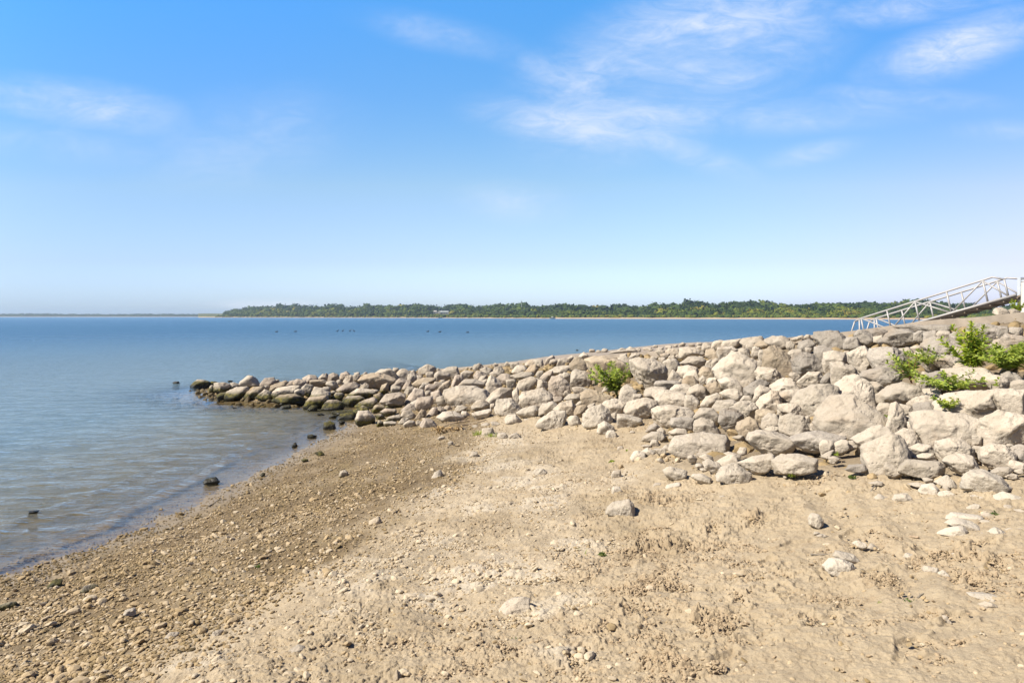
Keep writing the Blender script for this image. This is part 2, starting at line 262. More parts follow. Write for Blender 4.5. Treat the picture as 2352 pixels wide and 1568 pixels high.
# ---------------------------------------------------------------- rock survey
# outlines and sizes of the rocks, read off the photograph tile by tile: (left, top, scale) then one rock per line:
# "x y w h [tilt]" an oval rock, "p x y x y ..." a traced outline; "|label|short name" marks the rocks others are described by
TILES = [
((600,1350,3.92), """
240 333 100 36
p 455,395 470,355 560,285 640,290 700,315 745,350 730,385 620,410 500,415|dark mossy rock standing alone in water off the tip of the spit|lone mossy rock off the spit
800 345 160 60 -15
p 805,340 850,325 960,330 1020,360 1000,440 960,475 870,470 800,430|flat pinkish rock with a yellow-green algae band at the tip of the spit|algae-banded rock at the tip
770 420 100 90
1080 385 160 110
1025 312 100 30
p 1130,400 1190,310 1290,235 1350,225 1420,290 1490,380 1400,400 1250,405|brown peaked rock rising highest near the tip of the spit|brown peaked rock on the spit
905 525 150 90
p 970,500 1000,455 1120,405 1260,395 1305,440 1240,540 1100,560 975,560|tan-topped slab with a black wet flank at the water edge of the spit|slab with the black wet flank
p 1240,520 1290,460 1380,400 1520,385 1540,430 1420,540 1300,550
p 1410,540 1470,490 1540,430 1620,470 1690,540 1640,580 1500,580
p 1470,350 1540,265 1670,260 1700,320 1640,385 1520,385
1720 315 70 60
1570 400 90 70
p 1600,440 1640,370 1830,300 1880,330 1800,400 1680,460
p 1790,400 1820,340 1960,295 1980,350 1880,400
p 1660,470 1750,400 2000,370 2090,420 2040,500 1850,510
p 1970,310 2020,275 2130,300 2170,360 2100,410 2020,380
p 2100,265 2190,215 2280,230 2320,280 2230,350 2160,320
p 1660,580 1760,510 1980,500 2110,560 2120,620 1990,655 1800,630 1680,600|long mossy green boulder half standing in water below the spit crest|long mossy green boulder
1700 510 120 110
p 1750,715 1790,670 1900,655 1925,700 1850,718|flat dark mossy slab awash in the water beside the spit|mossy slab awash
1785 642 60 25
1085 702 90 20
"""),
((1100,1330,3.92), """
p 0,410 70,350 150,375 200,420 170,480 100,480 30,440
p 140,350 240,295 345,340 330,370 250,370 230,440 190,400
p 0,460 80,450 125,490 50,560 0,580
90 570 130 130
215 500 170 150 -30
p 250,370 440,365 530,410 470,460 330,480 260,460
p 350,350 440,275 500,340 510,370 400,380
p 510,370 525,290 590,262 660,290 680,360 640,400 540,400
485 310 60 70
p 670,350 700,275 780,245 830,290 740,370
575 440 210 90 -5
670 400 80 60
p 700,440 780,310 860,300 870,390 790,430
930 340 160 100
940 285 120 50
p 1010,330 1060,280 1280,270 1380,330 1500,360 1320,430 1250,500 1130,480 1090,400|big pale boulder with a low overhang on the crest of the spit|big boulder on the spit crest
p 1200,270 1290,215 1420,205 1540,350 1460,370 1330,330
1060 270 120 30
1050 455 130 90
p 640,500 750,430 900,395 980,450 900,510 760,550 680,550
p 1260,560 1300,450 1380,415 1400,500 1380,560
1500 225 110 80
p 1510,300 1560,220 1640,205 1750,280 1700,350 1570,340
1760 255 120 50
p 1840,270 1850,200 1960,140 2060,170 2100,200 2080,245 1940,300 1870,290|rounded rock perched clear of the others against the lake on the crest|perched rounded rock
1745 335 130 130 -40
1840 335 110 70
2010 295 130 90
p 2070,290 2130,235 2220,250 2290,280 2290,340 2180,385 2100,350
p 1420,450 1560,345 1670,380 1600,500 1480,500
p 1740,420 1880,340 2080,340 2090,390 1920,460 1790,460
1680 450 170 140
p 770,590 960,490 1250,520 1200,590 1080,630 960,600 840,600|long low slab lying across the middle of the spit|long low slab on the spit
1090 575 220 100
p 230,650 310,480 400,480 540,560 520,650 430,700 260,700
p 145,740 240,620 480,600 510,680 400,800 300,790 180,780|broad rock with mossy skirt at the inner waterline of the spit|broad mossy-skirted rock
290 790 150 90
p 410,780 510,670 640,660 760,740 700,800 540,815
490 510 130 80
580 565 80 80
565 635 90 50
660 610 160 110
p 720,680 800,610 960,600 1040,640 960,720 850,760 740,730
p 900,760 960,700 1180,620 1220,660 1150,800 1050,790 960,780|smooth sloping slab with green foot where the spit meets the beach|sloping green-footed slab
1000 820 220 110 10
1260 620 170 120
1490 520 190 110
p 1280,690 1370,580 1560,555 1640,590 1590,700 1600,780 1520,790 1470,740 1330,740|big flat-faced boulder in the middle of the spit root|flat-faced boulder
1715 520 120 130
p 1620,690 1700,600 1780,490 1900,510 1930,580 1850,640 1700,710
1925 455 150 90 35
2010 490 190 120 20
1985 570 130 80
p 1790,740 1830,640 2030,610 2050,720 1980,790 1850,830
p 1720,700 1880,620 2040,610 2030,650 1850,680 1790,740
2130 440 130 90
p 2120,510 2200,410 2300,370 2310,440 2210,550
2130 590 210 120
p 2095,700 2120,620 2210,610 2310,700 2320,760 2180,770
p 1565,830 1700,710 1780,740 1810,810 1700,830
p 1150,820 1200,740 1320,745 1340,790 1230,865 1160,850
p 1280,830 1360,780 1500,800 1510,850 1370,920 1300,890
1430 755 170 80
p 915,940 960,830 1100,820 1190,920 1190,1010 1100,1055 960,1045 920,1000|round pale boulder with a green foot on the wet beach corner|round green-footed boulder
p 570,830 620,815 850,820 900,850 700,890 600,870
p 630,930 700,870 880,840 920,900 880,950 680,950|mossy green slab beside the round green-footed boulder at the waterline|mossy green slab
585 905 120 50
400 875 140 28
p 440,1060 450,1000 540,970 600,1010 620,1060 580,1080 480,1085|mossy dark cube-like rock standing in the shallows|dark cube-like rock in shallows
700 990 105 60
p 205,1200 215,1180 270,1170 330,1185 345,1205 280,1218 220,1215|flat mossy rock in the shallows, well out from the spit|flat mossy rock in shallows
10 1325 90 60
1270 925 150 100
p 1220,1050 1250,960 1310,980 1330,1050 1280,1060
p 1330,990 1400,910 1560,880 1600,920 1540,1000 1420,1000
1440 1020 220 80
p 1580,900 1620,820 1720,820 1800,900 1760,970 1660,920
p 1535,1010 1600,930 1700,930 1680,990 1600,1040
p 1620,1010 1690,960 1780,970 1790,1050 1700,1075 1640,1060
p 1950,900 2040,780 2110,770 2120,870 2050,920
p 1780,950 1880,800 1950,830 1950,900 1850,960
p 1860,1040 1920,930 2020,940 2090,1020 2060,1070 1900,1080
2160 820 110 120
1840 1010 80 90
"""),
((1600,1280,3.92), """
p 220,420 330,370 450,370 480,460 400,530 340,540 320,450
170 410 60 30
660 385 60 40
760 375 150 90
600 490 180 110
p 780,410 870,375 960,400 980,450 900,500 820,460
p 690,500 740,430 850,450 900,530 800,560 710,560
p 980,450 1000,380 1090,360 1150,430 1100,500 1010,510
1010 345 80 50
p 1140,350 1170,295 1250,310 1210,350
p 730,590 800,510 880,490 900,530 820,600
1000 480 160 70
p 1250,430 1330,350 1430,350 1480,400 1420,440 1290,450
1290 340 160 70
p 1440,440 1510,370 1600,330 1640,390 1600,460 1500,450
p 1440,330 1520,265 1690,260 1710,310 1700,350 1580,350
p 1720,330 1770,250 1850,200 1890,240 1830,310 1770,340
1860 300 120 70
p 1920,330 1950,250 2030,240 2100,300 2060,340
2150 245 110 70
p 1760,440 1900,370 2120,350 2170,400 2120,470 1900,470 1780,460
p 360,620 420,500 520,490 540,560 480,620 420,680 370,650
p 460,650 560,560 700,555 850,620 860,680 700,680 500,690
240 590 90 60
860 590 130 70
p 870,640 900,550 940,500 1050,560 1110,640 1090,680 930,740 880,720|steep pyramid-shaped grey rock above the long cracked boulder|pyramid-shaped rock
p 1030,530 1090,480 1200,470 1310,570 1200,610 1110,600
p 1230,500 1400,450 1540,450 1580,500 1480,540 1340,560
1250 620 200 110
p 1320,660 1360,580 1540,510 1610,530 1560,680 1440,710 1370,700
p 1600,480 1640,430 1710,430 1690,500 1630,520
p 1660,530 1740,460 1850,430 1860,500 1810,560 1690,580
1620 580 100 90
p 260,780 280,700 420,660 700,665 840,700 910,770 830,850 640,920 440,935 330,870|long tan boulder with upright cracks above the driftwood|long cracked tan boulder
p 135,870 190,800 260,820 340,920 300,960 180,960
p 850,860 960,750 1080,680 1240,690 1280,800 1150,830 1020,850 930,930
p 1000,1000 1040,850 1240,840 1340,930 1390,990 1250,1050 1130,1100 1020,1050|rough brownish-pink crumbling boulder right of the long cracked one|rough brownish-pink boulder
965 950 60 180
p 1255,740 1330,670 1360,740 1350,850 1330,910 1280,830
p 1360,810 1420,740 1700,690 1840,790 1700,880 1620,950 1500,980 1440,960 1430,850|smooth loaf-shaped boulder leaning left of the tall blocky rock|smooth loaf-shaped boulder
p 1340,930 1380,820 1430,810 1440,900 1400,960
p 1790,700 1800,600 1850,510 1960,505 2070,600 2110,730 1940,810 1850,800|tall blocky grey-faced rock left of the leafy weed among the rocks|tall blocky grey-faced rock
1700 640 150 150
2030 520 220 90
2060 770 95 90
p 655,960 740,860 850,860 930,930 850,1000 700,1020
p 660,1050 820,1010 950,990 960,1040 900,1120 720,1150
p 150,1110 250,1030 400,1030 560,1100 480,1180 250,1185|low shaded boulder crossed by the bare driftwood twigs|twig-crossed boulder
300 990 140 90
200 1015 100 110
500 1000 220 110
560 1080 200 100
p 1310,1050 1400,990 1590,940 1640,1000 1620,1090 1530,1140 1400,1130|smooth egg-shaped rock above the knobbly toe rock|smooth egg-shaped rock
p 1140,1150 1190,1080 1300,1060 1390,1150 1400,1240 1250,1240 1210,1190
1480 1160 180 50
p 1650,1000 1700,920 1850,880 1920,930 1850,1020 1700,1090 1650,1100
p 1770,890 1830,810 1980,810 2010,860 1940,900 1850,880
p 1860,1000 1960,900 2130,860 2200,970 2150,1070 2070,1100 2040,1030
p 1660,1230 1650,1160 1850,1020 2030,1020 2055,1110 2010,1270 1800,1285|big square block standing on the sand at the foot of the pile|big square toe block
p 2060,1150 2120,1090 2210,1090 2280,1210 2230,1240 2120,1265
870 1230 130 70
p 810,1360 820,1280 970,1270 990,1350 930,1390 830,1390|small boxy rock on gravel with grass tufts at its foot|boxy rock with grass
1010 1220 140 80
p 1035,1400 1060,1340 1150,1340 1190,1390 1160,1420 1060,1430
p 1215,1420 1250,1360 1320,1340 1390,1400 1340,1430
710 1255 130 50
215 1420 110 50
350 1495 80 60
540 1290 60 60
"""),
((2100,1260,3.92), """
p 275,300 350,235 460,280 500,300 440,310 350,350
170 330 110 70
p 140,408 250,303 380,370 440,490 400,520 230,480|angular wedge rock lying on top of the pale box-like boulder|angular wedge rock
p 165,620 180,530 230,490 370,520 480,600 430,740 300,735 175,740|pale box-like boulder under the angular wedge rock|pale box-like boulder
90 590 170 110
p 380,350 480,310 640,310 900,370 1040,480 1000,500 720,620 560,650 480,560 450,430|huge grey boulder rising behind the leafy weed in the rocks|huge boulder behind the weed
p 1040,350 1180,320 1400,360 1540,430 1575,560 1570,650 1430,660 1380,740 1250,740 1130,600 1050,500|huge smooth upright slab right of the leafy weed in the rocks|huge smooth slab
p 850,320 960,290 1050,350 1050,480 930,410
1100 290 140 80
950 290 150 60
1380 330 100 60
470 215 90 50
570 225 70 40
660 210 110 55
p 700,255 800,225 950,200 1100,190 1110,220 900,245|low pale ledge of rock running into the lake beyond the ramp|pale ledge beyond the ramp
p 830,215 900,170 980,190 900,220
p 960,205 1030,150 1110,190 1090,225
1150 205 80 60
1290 185 150 50
1400 150 80 40
1330 205 150 30
1470 185 150 50
250 205 50 14
p 1550,230 1600,180 1740,190 1750,250 1620,280
1480 235 130 80
1600 165 120 50
1700 145 80 40
1800 125 90 60
1540 280 130 60
1650 310 120 50
1730 290 60 50
p 1755,300 1770,180 1900,160 2060,200 2140,260 2000,285 1830,305|flat grey block set in the crest above the long pale boulder|flat grey crest block
1930 135 100 45
2045 125 90 60
p 2090,120 2140,100 2210,130 2220,180 2130,210 2080,190
1500 340 120 70
p 1510,390 1600,330 1700,340 1760,420 1700,490 1600,560 1560,480
p 1770,390 1900,300 2080,300 2150,370 2100,420 2000,440 1850,440
p 1720,520 1740,450 1880,420 2010,460 2030,520 1900,570 1790,580
p 1580,620 1660,490 1780,600 1720,640 1640,650|triangular rock beside the right edge of the huge smooth slab|triangular rock
p 1810,600 1880,520 1990,490 2040,560 2040,640 1960,640
p 2050,540 2100,450 2200,440 2320,540 2300,600 2150,590
p 1800,650 1860,590 1960,590 2040,690 1920,740 1810,710
p 1395,700 1420,660 1560,650 1700,650 1770,690 1640,780 1500,790 1410,750
1780 660 80 70
p 2045,630 2100,580 2150,620 2130,720 2060,700
p 2160,700 2190,620 2320,610 2330,670 2200,740
p 1600,800 1700,710 1830,700 1920,730 1900,830 1750,810
p 1230,850 1260,770 1400,740 1560,750 1500,790 1360,800 1360,870
p 1860,830 1900,760 2030,695 2150,760 2190,830 2080,890 1950,890 1870,860|smooth rounded white boulder right of the long pale boulder|rounded white boulder
p 1360,870 1380,790 1600,800 1830,830 1840,920 1820,1020 1600,1000 1450,990|long pale boulder with a flat top in the middle of the pile|long pale boulder
p 1830,980 1850,870 1960,870 2050,960 2030,1050 1920,1060 1840,1030
p 315,850 400,790 560,800 760,880 770,920 600,1000 400,1020 350,960|large saddle-shaped boulder at the lower left of the leafy weed|saddle-shaped boulder
p 180,760 250,735 460,780 340,840 220,840
p 60,920 140,850 290,850 315,930 220,980 130,920
p 205,1130 240,1030 370,1010 410,1050 340,1190 230,1190
300 990 150 60
470 1040 190 90
p 340,1290 350,1160 440,1060 600,1010 700,1060 780,1230 740,1300 560,1330 460,1380 360,1330|tall boulder at the foot of the pile with a small round rock before it|tall toe boulder
p 545,1420 560,1300 660,1245 780,1320 800,1370 700,1470 570,1470
p 670,1450 700,1390 790,1380 840,1440 820,1510 730,1525 680,1500|small round white rock on the sand before the tall toe boulder|small round white rock
p 620,1010 680,945 800,920 980,970 930,1140 830,1150 740,1110 640,1040
780 1200 110 130
p 870,900 900,780 980,705 1120,800 1120,900 980,960|cracked rock directly in front of the leafy weed, its top under leaves|cracked rock under the weed
p 1060,950 1080,850 1200,850 1220,920 1150,960
680 780 140 70
p 950,1080 980,980 1250,900 1400,940 1430,1010 1330,1110 1250,1210 1130,1180 1000,1140|big undercut boulder above the trapezoid block on the sand|big undercut boulder
p 850,1350 850,1150 950,1140 1190,1210 1195,1290 1150,1350 980,1350|trapezoid block standing on the sand under the big undercut boulder|trapezoid block
p 1345,1100 1440,1030 1600,1010 1860,1040 1950,1110 1900,1180 1660,1200 1610,1290 1480,1270 1400,1220|large layered boulder with a split ledge at the foot of the pile|large layered boulder
p 1630,1300 1640,1210 1760,1190 1980,1200 1960,1360 1830,1360 1700,1340
p 1975,1390 1980,1260 2090,1200 2230,1240 2350,1380 2300,1430 2100,1420|sloping grey-topped rock just above the long slab on the sand|sloping grey-topped rock
"""),
((2600,1200,3.92), """
p 260,400 300,320 400,290 480,320 430,390 340,420
p 420,380 440,310 700,270 660,370 560,390
p 690,320 740,270 880,260 1000,230 1050,300 900,390 800,340
840 390 120 90
p 880,370 1000,300 1200,330 1150,380 1000,400
p 1050,290 1180,235 1300,230 1400,270 1420,330 1300,390 1190,350 1100,330|knobbly tan crest rock on the broken ledge against the lake|knobbly tan crest rock
1420 370 110 110
p 1430,280 1520,240 1600,220 1620,260 1500,300
1680 240 160 50
p 1790,260 1800,180 2010,155 2120,160 2220,260 2210,320 2060,400 1950,400 1840,330|dark grey jagged block jutting above the crest left of the gangway|dark jagged crest block
90 350 80 50
190 350 140 50
p 120,430 150,370 260,370 260,430 180,450
80 400 110 50
p 180,520 190,440 300,420 390,500 370,590 270,560
p 345,470 370,400 560,390 640,440 520,520 450,640 400,580
p 310,720 400,620 500,520 570,460 700,490 900,600 910,700 860,880 740,970 640,900 450,850 340,800|huge smooth pale boulder tapering upward in the upper middle of the pile|huge tapering pale boulder
p 620,440 720,410 800,415 850,540 740,520
920 460 130 130
1010 500 100 130
970 640 100 110
p 1030,640 1050,480 1120,400 1190,375 1330,470 1450,580 1460,750 1350,800 1220,700 1060,700|tall shouldered boulder with a narrow top below the broken ledge|tall shouldered boulder
p 1370,500 1450,430 1590,430 1580,480 1450,540
p 1540,440 1560,330 1700,270 1790,350 1760,420 1600,470
p 1780,540 1790,400 1900,370 2050,440 1950,500 1900,580 1850,570
1680 440 160 60
p 1450,590 1530,500 1680,480 1800,560 1900,620 1960,730 1900,790 1750,720 1570,810 1490,720|broad lumpy grey boulder right of the tall shouldered one|broad lumpy grey boulder
p 1910,620 1930,480 2080,450 2210,480 2250,630 2100,640 2010,740 1940,700|pinkish rounded boulder below the dark jagged crest block|pinkish rounded boulder
2300 560 100 200
p 170,680 200,600 270,580 300,700 240,690
340 630 140 120
p 80,790 130,690 220,690 300,750 340,830 200,850 100,830
p 80,880 140,830 190,850 180,950 130,950
270 890 150 90
p 180,970 330,900 400,970 410,1060 280,1075
p 370,880 500,840 620,870 700,960 720,1030 560,1000 430,1000
p 915,760 960,690 1200,710 1320,830 1200,900 1100,910 950,850
p 740,1000 850,930 960,860 1100,920 1090,970 950,960 900,1080 850,1130 770,1100|curved arching rock under the huge tapering pale boulder|curved arching rock
p 1140,960 1300,850 1440,860 1560,990 1400,1020 1270,1070 1150,1010
1480 820 150 100
p 1545,890 1690,760 1850,760 1900,840 1860,910 1700,960 1560,980
p 1870,900 1940,800 2000,770 2050,850 2040,930 1970,960
p 400,1070 500,1010 640,1020 740,1090 690,1190 550,1160 430,1120|dark-stained oval rock with a twig on it in the pile|dark-stained oval rock
p 105,1230 180,1130 340,1070 440,1140 330,1200 230,1280 150,1270
p 690,1180 740,1110 820,1110 870,1180 790,1195
p 880,1140 920,1020 980,955 1120,1000 1130,1040 1000,1120 910,1180
p 900,1240 1010,1120 1130,1035 1230,1040 1280,1180 1240,1290 1180,1320 1080,1300 940,1300|bright smooth wedge boulder left of the big domed boulder|bright smooth wedge boulder
p 260,1290 350,1190 560,1160 640,1200 530,1290 400,1330 370,1350
p 550,1290 680,1200 860,1190 940,1280 900,1400 780,1450 700,1380
p 30,1410 100,1290 200,1320 280,1300 380,1400 350,1500 240,1470
p 385,1480 400,1360 440,1310 600,1310 720,1380 730,1480 640,1560 480,1568|rounded barrel-shaped rock near the sand, wider than it is tall|barrel-shaped rock
p 930,1320 1100,1310 1210,1350 1100,1400 1000,1530 920,1440
p 1260,1090 1380,1020 1550,1020 1540,1060 1480,1150 1430,1200 1330,1170
p 1250,1250 1380,1220 1520,1230 1640,1330 1650,1420 1500,1370 1400,1370 1280,1330
1290 1370 150 110
p 1470,1200 1560,1060 1760,960 1900,930 2080,980 2120,1090 1990,1180 1940,1310 1850,1400 1780,1410 1660,1340 1620,1260 1500,1220|big domed boulder directly up and left of the largest white boulder|big domed boulder
"""),
((2800,1440,3.92), """
p 1040,620 1050,450 1150,300 1250,200 1400,150 1560,160 1700,280 1900,400 2020,500 1980,600 1820,620 1600,760 1500,770 1300,680 1080,710|largest white boulder of the pile, broad and rounded, leaning on the sand|largest white boulder
p 220,600 240,500 330,420 420,440 490,540 470,620 300,650|knobbly round rock with deep pits left of the block with a split|knobbly round rock
p 485,600 500,480 640,430 820,470 860,530 930,600 900,660 780,725 580,710 500,660
890 510 110 80
990 620 120 100
p 265,670 330,625 460,620 480,700 350,700
p 20,840 60,720 180,680 330,740 500,720 640,780 680,850 640,930 430,1005 300,990 120,900|smooth bean-shaped boulder resting on the sand below the pile|bean-shaped boulder
p 670,790 900,700 1080,690 1280,720 1400,760 1350,800 1100,830 1080,920 1000,950 860,900 740,890|long low slab in the sand under the largest white boulder|low slab under largest boulder
p 1070,900 1120,820 1240,830 1270,870 1250,960 1110,1020
p 1290,880 1380,820 1480,820 1500,930 1390,990 1300,980
p 1500,840 1560,830 1620,910 1500,945
1400 770 110 70
p 1570,800 1800,640 1960,590 2060,640 2080,700 1990,820 1900,890 1780,900 1690,930
p 1720,970 1800,900 2000,880 2110,700 2250,770 2320,920 2350,1050 2300,1150 2200,1210 2060,1150 2040,1250 1900,1240 1760,1160|big lumpy boulder standing on the sand below the upright spire|big lumpy boulder
p 2050,650 2080,600 2130,300 2200,270 2290,380 2352,560 2320,640 2230,730 2100,680|narrow upright spire of rock right of the largest white boulder|upright spire
p 1920,360 1960,280 2100,280 2140,330 2080,450 2000,440
p -110,1180 90,1080 350,1000 440,1090 340,1220 240,1330 140,1310 -60,1215|wedge rock with a flat sloping face on the sand beside the weed block|sloping-faced wedge rock
p 405,1140 520,1060 760,1025 1000,1075 990,1250 860,1300 720,1350 440,1340|squared block on the sand with a small green weed at its front|squared block with a weed
p 1090,1060 1180,1000 1270,960 1290,1030 1190,1090
1290 1105 170 90
p 1470,1270 1520,1200 1700,1160 1770,1220 1740,1280 1580,1300
p 2045,1180 2070,1150 2200,1230 2300,1260 2230,1350 2150,1375 2060,1330
1920 1455 200 60
560 1365 60 30
p 1345,100 1350,0 1480,-100 1640,-140 1800,0 1910,230 1915,340 1840,340 1780,300 1690,250 1560,150|tall pale slab leaning behind the largest white boulder|tall pale leaning slab
"""),
((3100,1160,3.178), """
p 215,400 240,330 350,330 400,420 290,460 220,450
p 335,310 380,240 450,240 530,290 570,370 500,410 420,390|grey lumpy crest rock overlapping the foot of the gangway|crest rock by gangway foot
620 350 120 100
p 650,370 730,290 800,230 950,240 1040,300 1060,350 950,390 800,410 700,400|broad rounded crest rock under the lichen-covered ledge|broad rounded crest rock
p 520,240 650,230 720,260 690,310 560,300
p 820,200 1000,180 1130,190 1160,260 1050,270 920,240
p 1120,200 1300,180 1450,190 1450,260 1300,260 1170,270|flat lichen-grey ledge stone capping the crest below the gangway|lichen ledge stone
1110 310 130 110
1240 310 150 100
p 1310,300 1350,250 1450,260 1465,330 1350,310
p 1155,430 1190,370 1300,325 1450,330 1560,400 1560,460 1450,530 1300,520 1200,490|grey-topped rock with warm tan underside left of the tallest weed|tan-bellied rock
p 265,520 440,430 500,520 515,650 460,750 380,720 280,620|upright grey rock with a pointed top beside a deep dark gap|upright rock by dark gap
p 515,560 540,480 780,440 900,520 950,600 750,720 640,690 600,700|large brown-grey shaded rock right of the deep dark gap|large brown-grey rock
p 860,470 980,450 1040,530 1040,600 960,590
1080 465 150 70
235 560 70 150
p 60,640 180,635 300,670 400,800 300,900 160,850 80,870
p 430,800 460,740 640,700 850,750 870,860 740,910 640,880 600,860 480,850|blocky pale rock left of the red-stemmed weed|blocky rock by red-stemmed weed
p 490,870 600,860 690,930 620,1000 550,950
p 640,1020 760,920 900,880 1080,910 1200,1000 1280,1070 1180,1090 980,1120 760,1110 660,1090|broad low grey boulder under the red-stemmed weed|broad low grey boulder
p 970,1120 1080,1040 1200,1020 1290,1110 1200,1140 1030,1160
p 1040,1150 1090,1110 1220,1100 1270,1190 1180,1240 1050,1250|small bright oval rock above the widest white slab|small bright oval rock
p 600,1170 720,1110 790,1140 760,1260 640,1240
p 880,1130 1000,1150 1040,1250 940,1260
p 1060,550 1100,500 1250,520 1340,580 1300,680 1200,690
p 1280,550 1400,530 1550,570 1600,620 1480,680 1350,640
p 1490,540 1540,460 1660,420 1700,560 1640,600 1550,590
p 1700,250 1740,160 1900,170 2030,200 2030,270 1950,350 1800,310|pale crest rock behind the top shoots of the tallest weed|pale rock behind tallest weed
p 2035,280 2060,200 2140,200 2150,300 2100,330 2040,320
p 2150,250 2200,210 2320,220 2320,310 2230,290
p 2080,380 2150,290 2250,300 2352,340 2360,480 2250,490 2120,440|large grey rock right of the tallest weed below the concrete edge|large grey rock by concrete
1540 340 120 140
2040 400 180 90
p 1990,440 2100,420 2250,500 2200,560 2050,520
2280 550 180 120
p 1430,720 1600,700 1850,690 1940,760 2000,830 1900,930 1700,900 1500,850|broad flat pale rock between the tallest weed and the spreading weed|broad flat pale rock
p 1520,680 1590,620 1680,600 1730,690 1600,700
p 1150,850 1200,760 1370,730 1400,830 1350,900 1180,960
p 1080,850 1140,740 1200,760 1160,950 1090,930
p 1880,850 1960,780 2100,790 2150,850 2120,950 2000,940
p 2100,780 2170,740 2250,760 2330,840 2200,850
p 2205,950 2210,870 2300,835 2360,850 2360,960
p 1160,960 1300,930 1400,1040 1300,1090 1220,1060
p 1300,1120 1420,1020 1600,970 1790,960 1750,1040 1640,1120 1620,1200 1450,1250 1350,1180|broad smooth boulder with a sprig of weed growing before it|broad smooth sprig boulder
p 1620,1210 1650,1080 1800,980 1990,950 2080,1020 2140,1120 2130,1200 1850,1250 1700,1260|big smooth grey-white boulder above the rough-faced boulder|big smooth grey-white boulder
p 2060,960 2352,955 2360,1250 2240,1250 2150,1150 2090,1030
"""),
((3240,1440,3.92), """
p 750,560 760,460 920,410 1100,470 1350,410 1430,450 1690,520 1680,640 1580,760 1560,900 1300,790 1100,830 840,770|widest white slab-like boulder with cracks at its right end|widest white slab
700 510 140 100
p 640,560 740,560 830,700 820,760 740,700
p 490,740 600,660 720,670 840,860 720,910 640,940 580,900|pale rock split by cracks under the upright spire|crack-split rock
p 1700,880 1730,700 1780,520 1990,385 2130,410 2220,450 2352,470 2352,880 2100,890 1950,860 1800,920|huge rough-faced boulder with a pitted shaded side|huge rough-faced boulder
p 1600,760 1720,760 1710,880 1600,880
p 680,950 800,870 960,890 1010,950 1000,1010 850,1030 740,1010
p 1095,1020 1095,850 1280,790 1400,800 1560,920 1570,1030 1380,1030 1200,1110 1130,1070|square-shouldered block under the widest white slab|square-shouldered block
p 590,940 680,940 750,1040 720,1100 650,1070
p 740,1080 850,1020 1000,1010 1040,1100 850,1115
p 585,1290 600,1190 680,1120 1060,1110 1130,1180 1110,1290 1010,1370 800,1370 640,1330|bright pale oblong block on the sand right of the big lumpy boulder|bright oblong block
p 1195,1150 1260,1070 1420,1025 1570,1050 1640,1200 1620,1290 1430,1320 1320,1290|layered white rock on the sand with a horizontal split|layered white rock
1690 970 200 110
p 1725,1040 1760,960 1900,880 2060,890 2180,1010 2170,1110 2080,1190 1880,1180 1750,1100|round creased boulder under the huge rough-faced boulder|round creased boulder
p 2170,950 2280,890 2352,900 2400,1150 2260,1110
2140 910 130 70
p 2130,1190 2180,1120 2340,1150 2330,1220 2180,1230
2270 1280 140 70
p 1890,1290 2000,1220 2120,1200 2170,1260 2080,1300 2000,1370
p 2070,1350 2110,1295 2240,1320 2240,1380 2130,1385
p 1480,1568 1500,1400 1600,1280 1760,1265 1960,1350 2090,1500 1950,1600 1800,1630 1600,1620|large smooth pyramidal boulder alone on the sand|large pyramidal boulder
p 1050,1450 1220,1330 1290,1400 1360,1500 1300,1530 1180,1500
p 660,1480 780,1440 900,1460 850,1520
930 1410 150 80
1200 1530 130 60
"""),
((3040,1800,2.94), """
p 1200,130 1240,50 1340,30 1395,90 1380,140 1300,160|white angular stone left of the large pyramidal boulder|white angular stone
1500 165 150 90
p 1280,250 1300,200 1400,200 1440,240 1350,265
p 910,230 940,160 1050,140 1110,200 1060,240 980,260|smooth rounded stone with a shaded right face alone on the sand|rounded stone with shaded face
p 710,200 760,155 850,190 895,240 800,250 720,220
800 265 120 40
p 2020,210 2130,130 2330,180 2340,230 2290,250 2150,235|long low white stone in front of the large pyramidal boulder|long low white stone
1810 215 220 90
1810 310 200 90
p 1500,450 1580,370 1850,370 1900,440 1820,470 1650,460
p 1520,490 1600,430 1780,460 1880,530 1800,560 1720,520
p 1410,615 1500,540 1650,490 1710,550 1690,605 1560,620|leaf-shaped pointed stone on the sand|leaf-shaped stone
1930 480 150 90
1960 400 130 80
p 1970,580 2040,520 2120,560 2170,630 2060,640
1920 610 130 60
2200 565 130 80
p 2270,590 2290,530 2352,530 2352,610
2200 430 200 30
2330 340 160 50
2170 305 150 60
2340 640 90 60
p -10,500 -20,420 10,370 80,370 130,430 130,490 90,535 20,510|small upright stone with a sharp shadow alone on open sand|small upright stone
125 615 120 40
65 585 80 30
p 150,950 220,880 330,860 440,900 470,960 430,1030 320,1045 200,1000|whitish rounded stone, the nearer of a touching pair on open sand|nearer stone of the pair
p 260,850 290,795 480,820 540,890 500,915 440,890 340,860|whitish stone, the farther of a touching pair on open sand|
p 470,700 510,670 600,690 620,740 540,765
p 635,750 670,695 740,740 720,770
950 515 70 30
p 1025,860 1060,800 1200,840 1180,865
1590 825 120 50
p 1240,1000 1260,950 1390,960 1395,1050 1320,1040
1470 1030 140 70
p 1750,1280 1900,1260 2040,1250 2070,1340 1930,1350 1800,1300|jagged low stone near the bottom right of the sand|jagged low stone
1960 1390 190 90
p 1450,1500 1500,1490 1550,1560 1500,1568
1160 345 130 50
1460 310 150 60
"""),
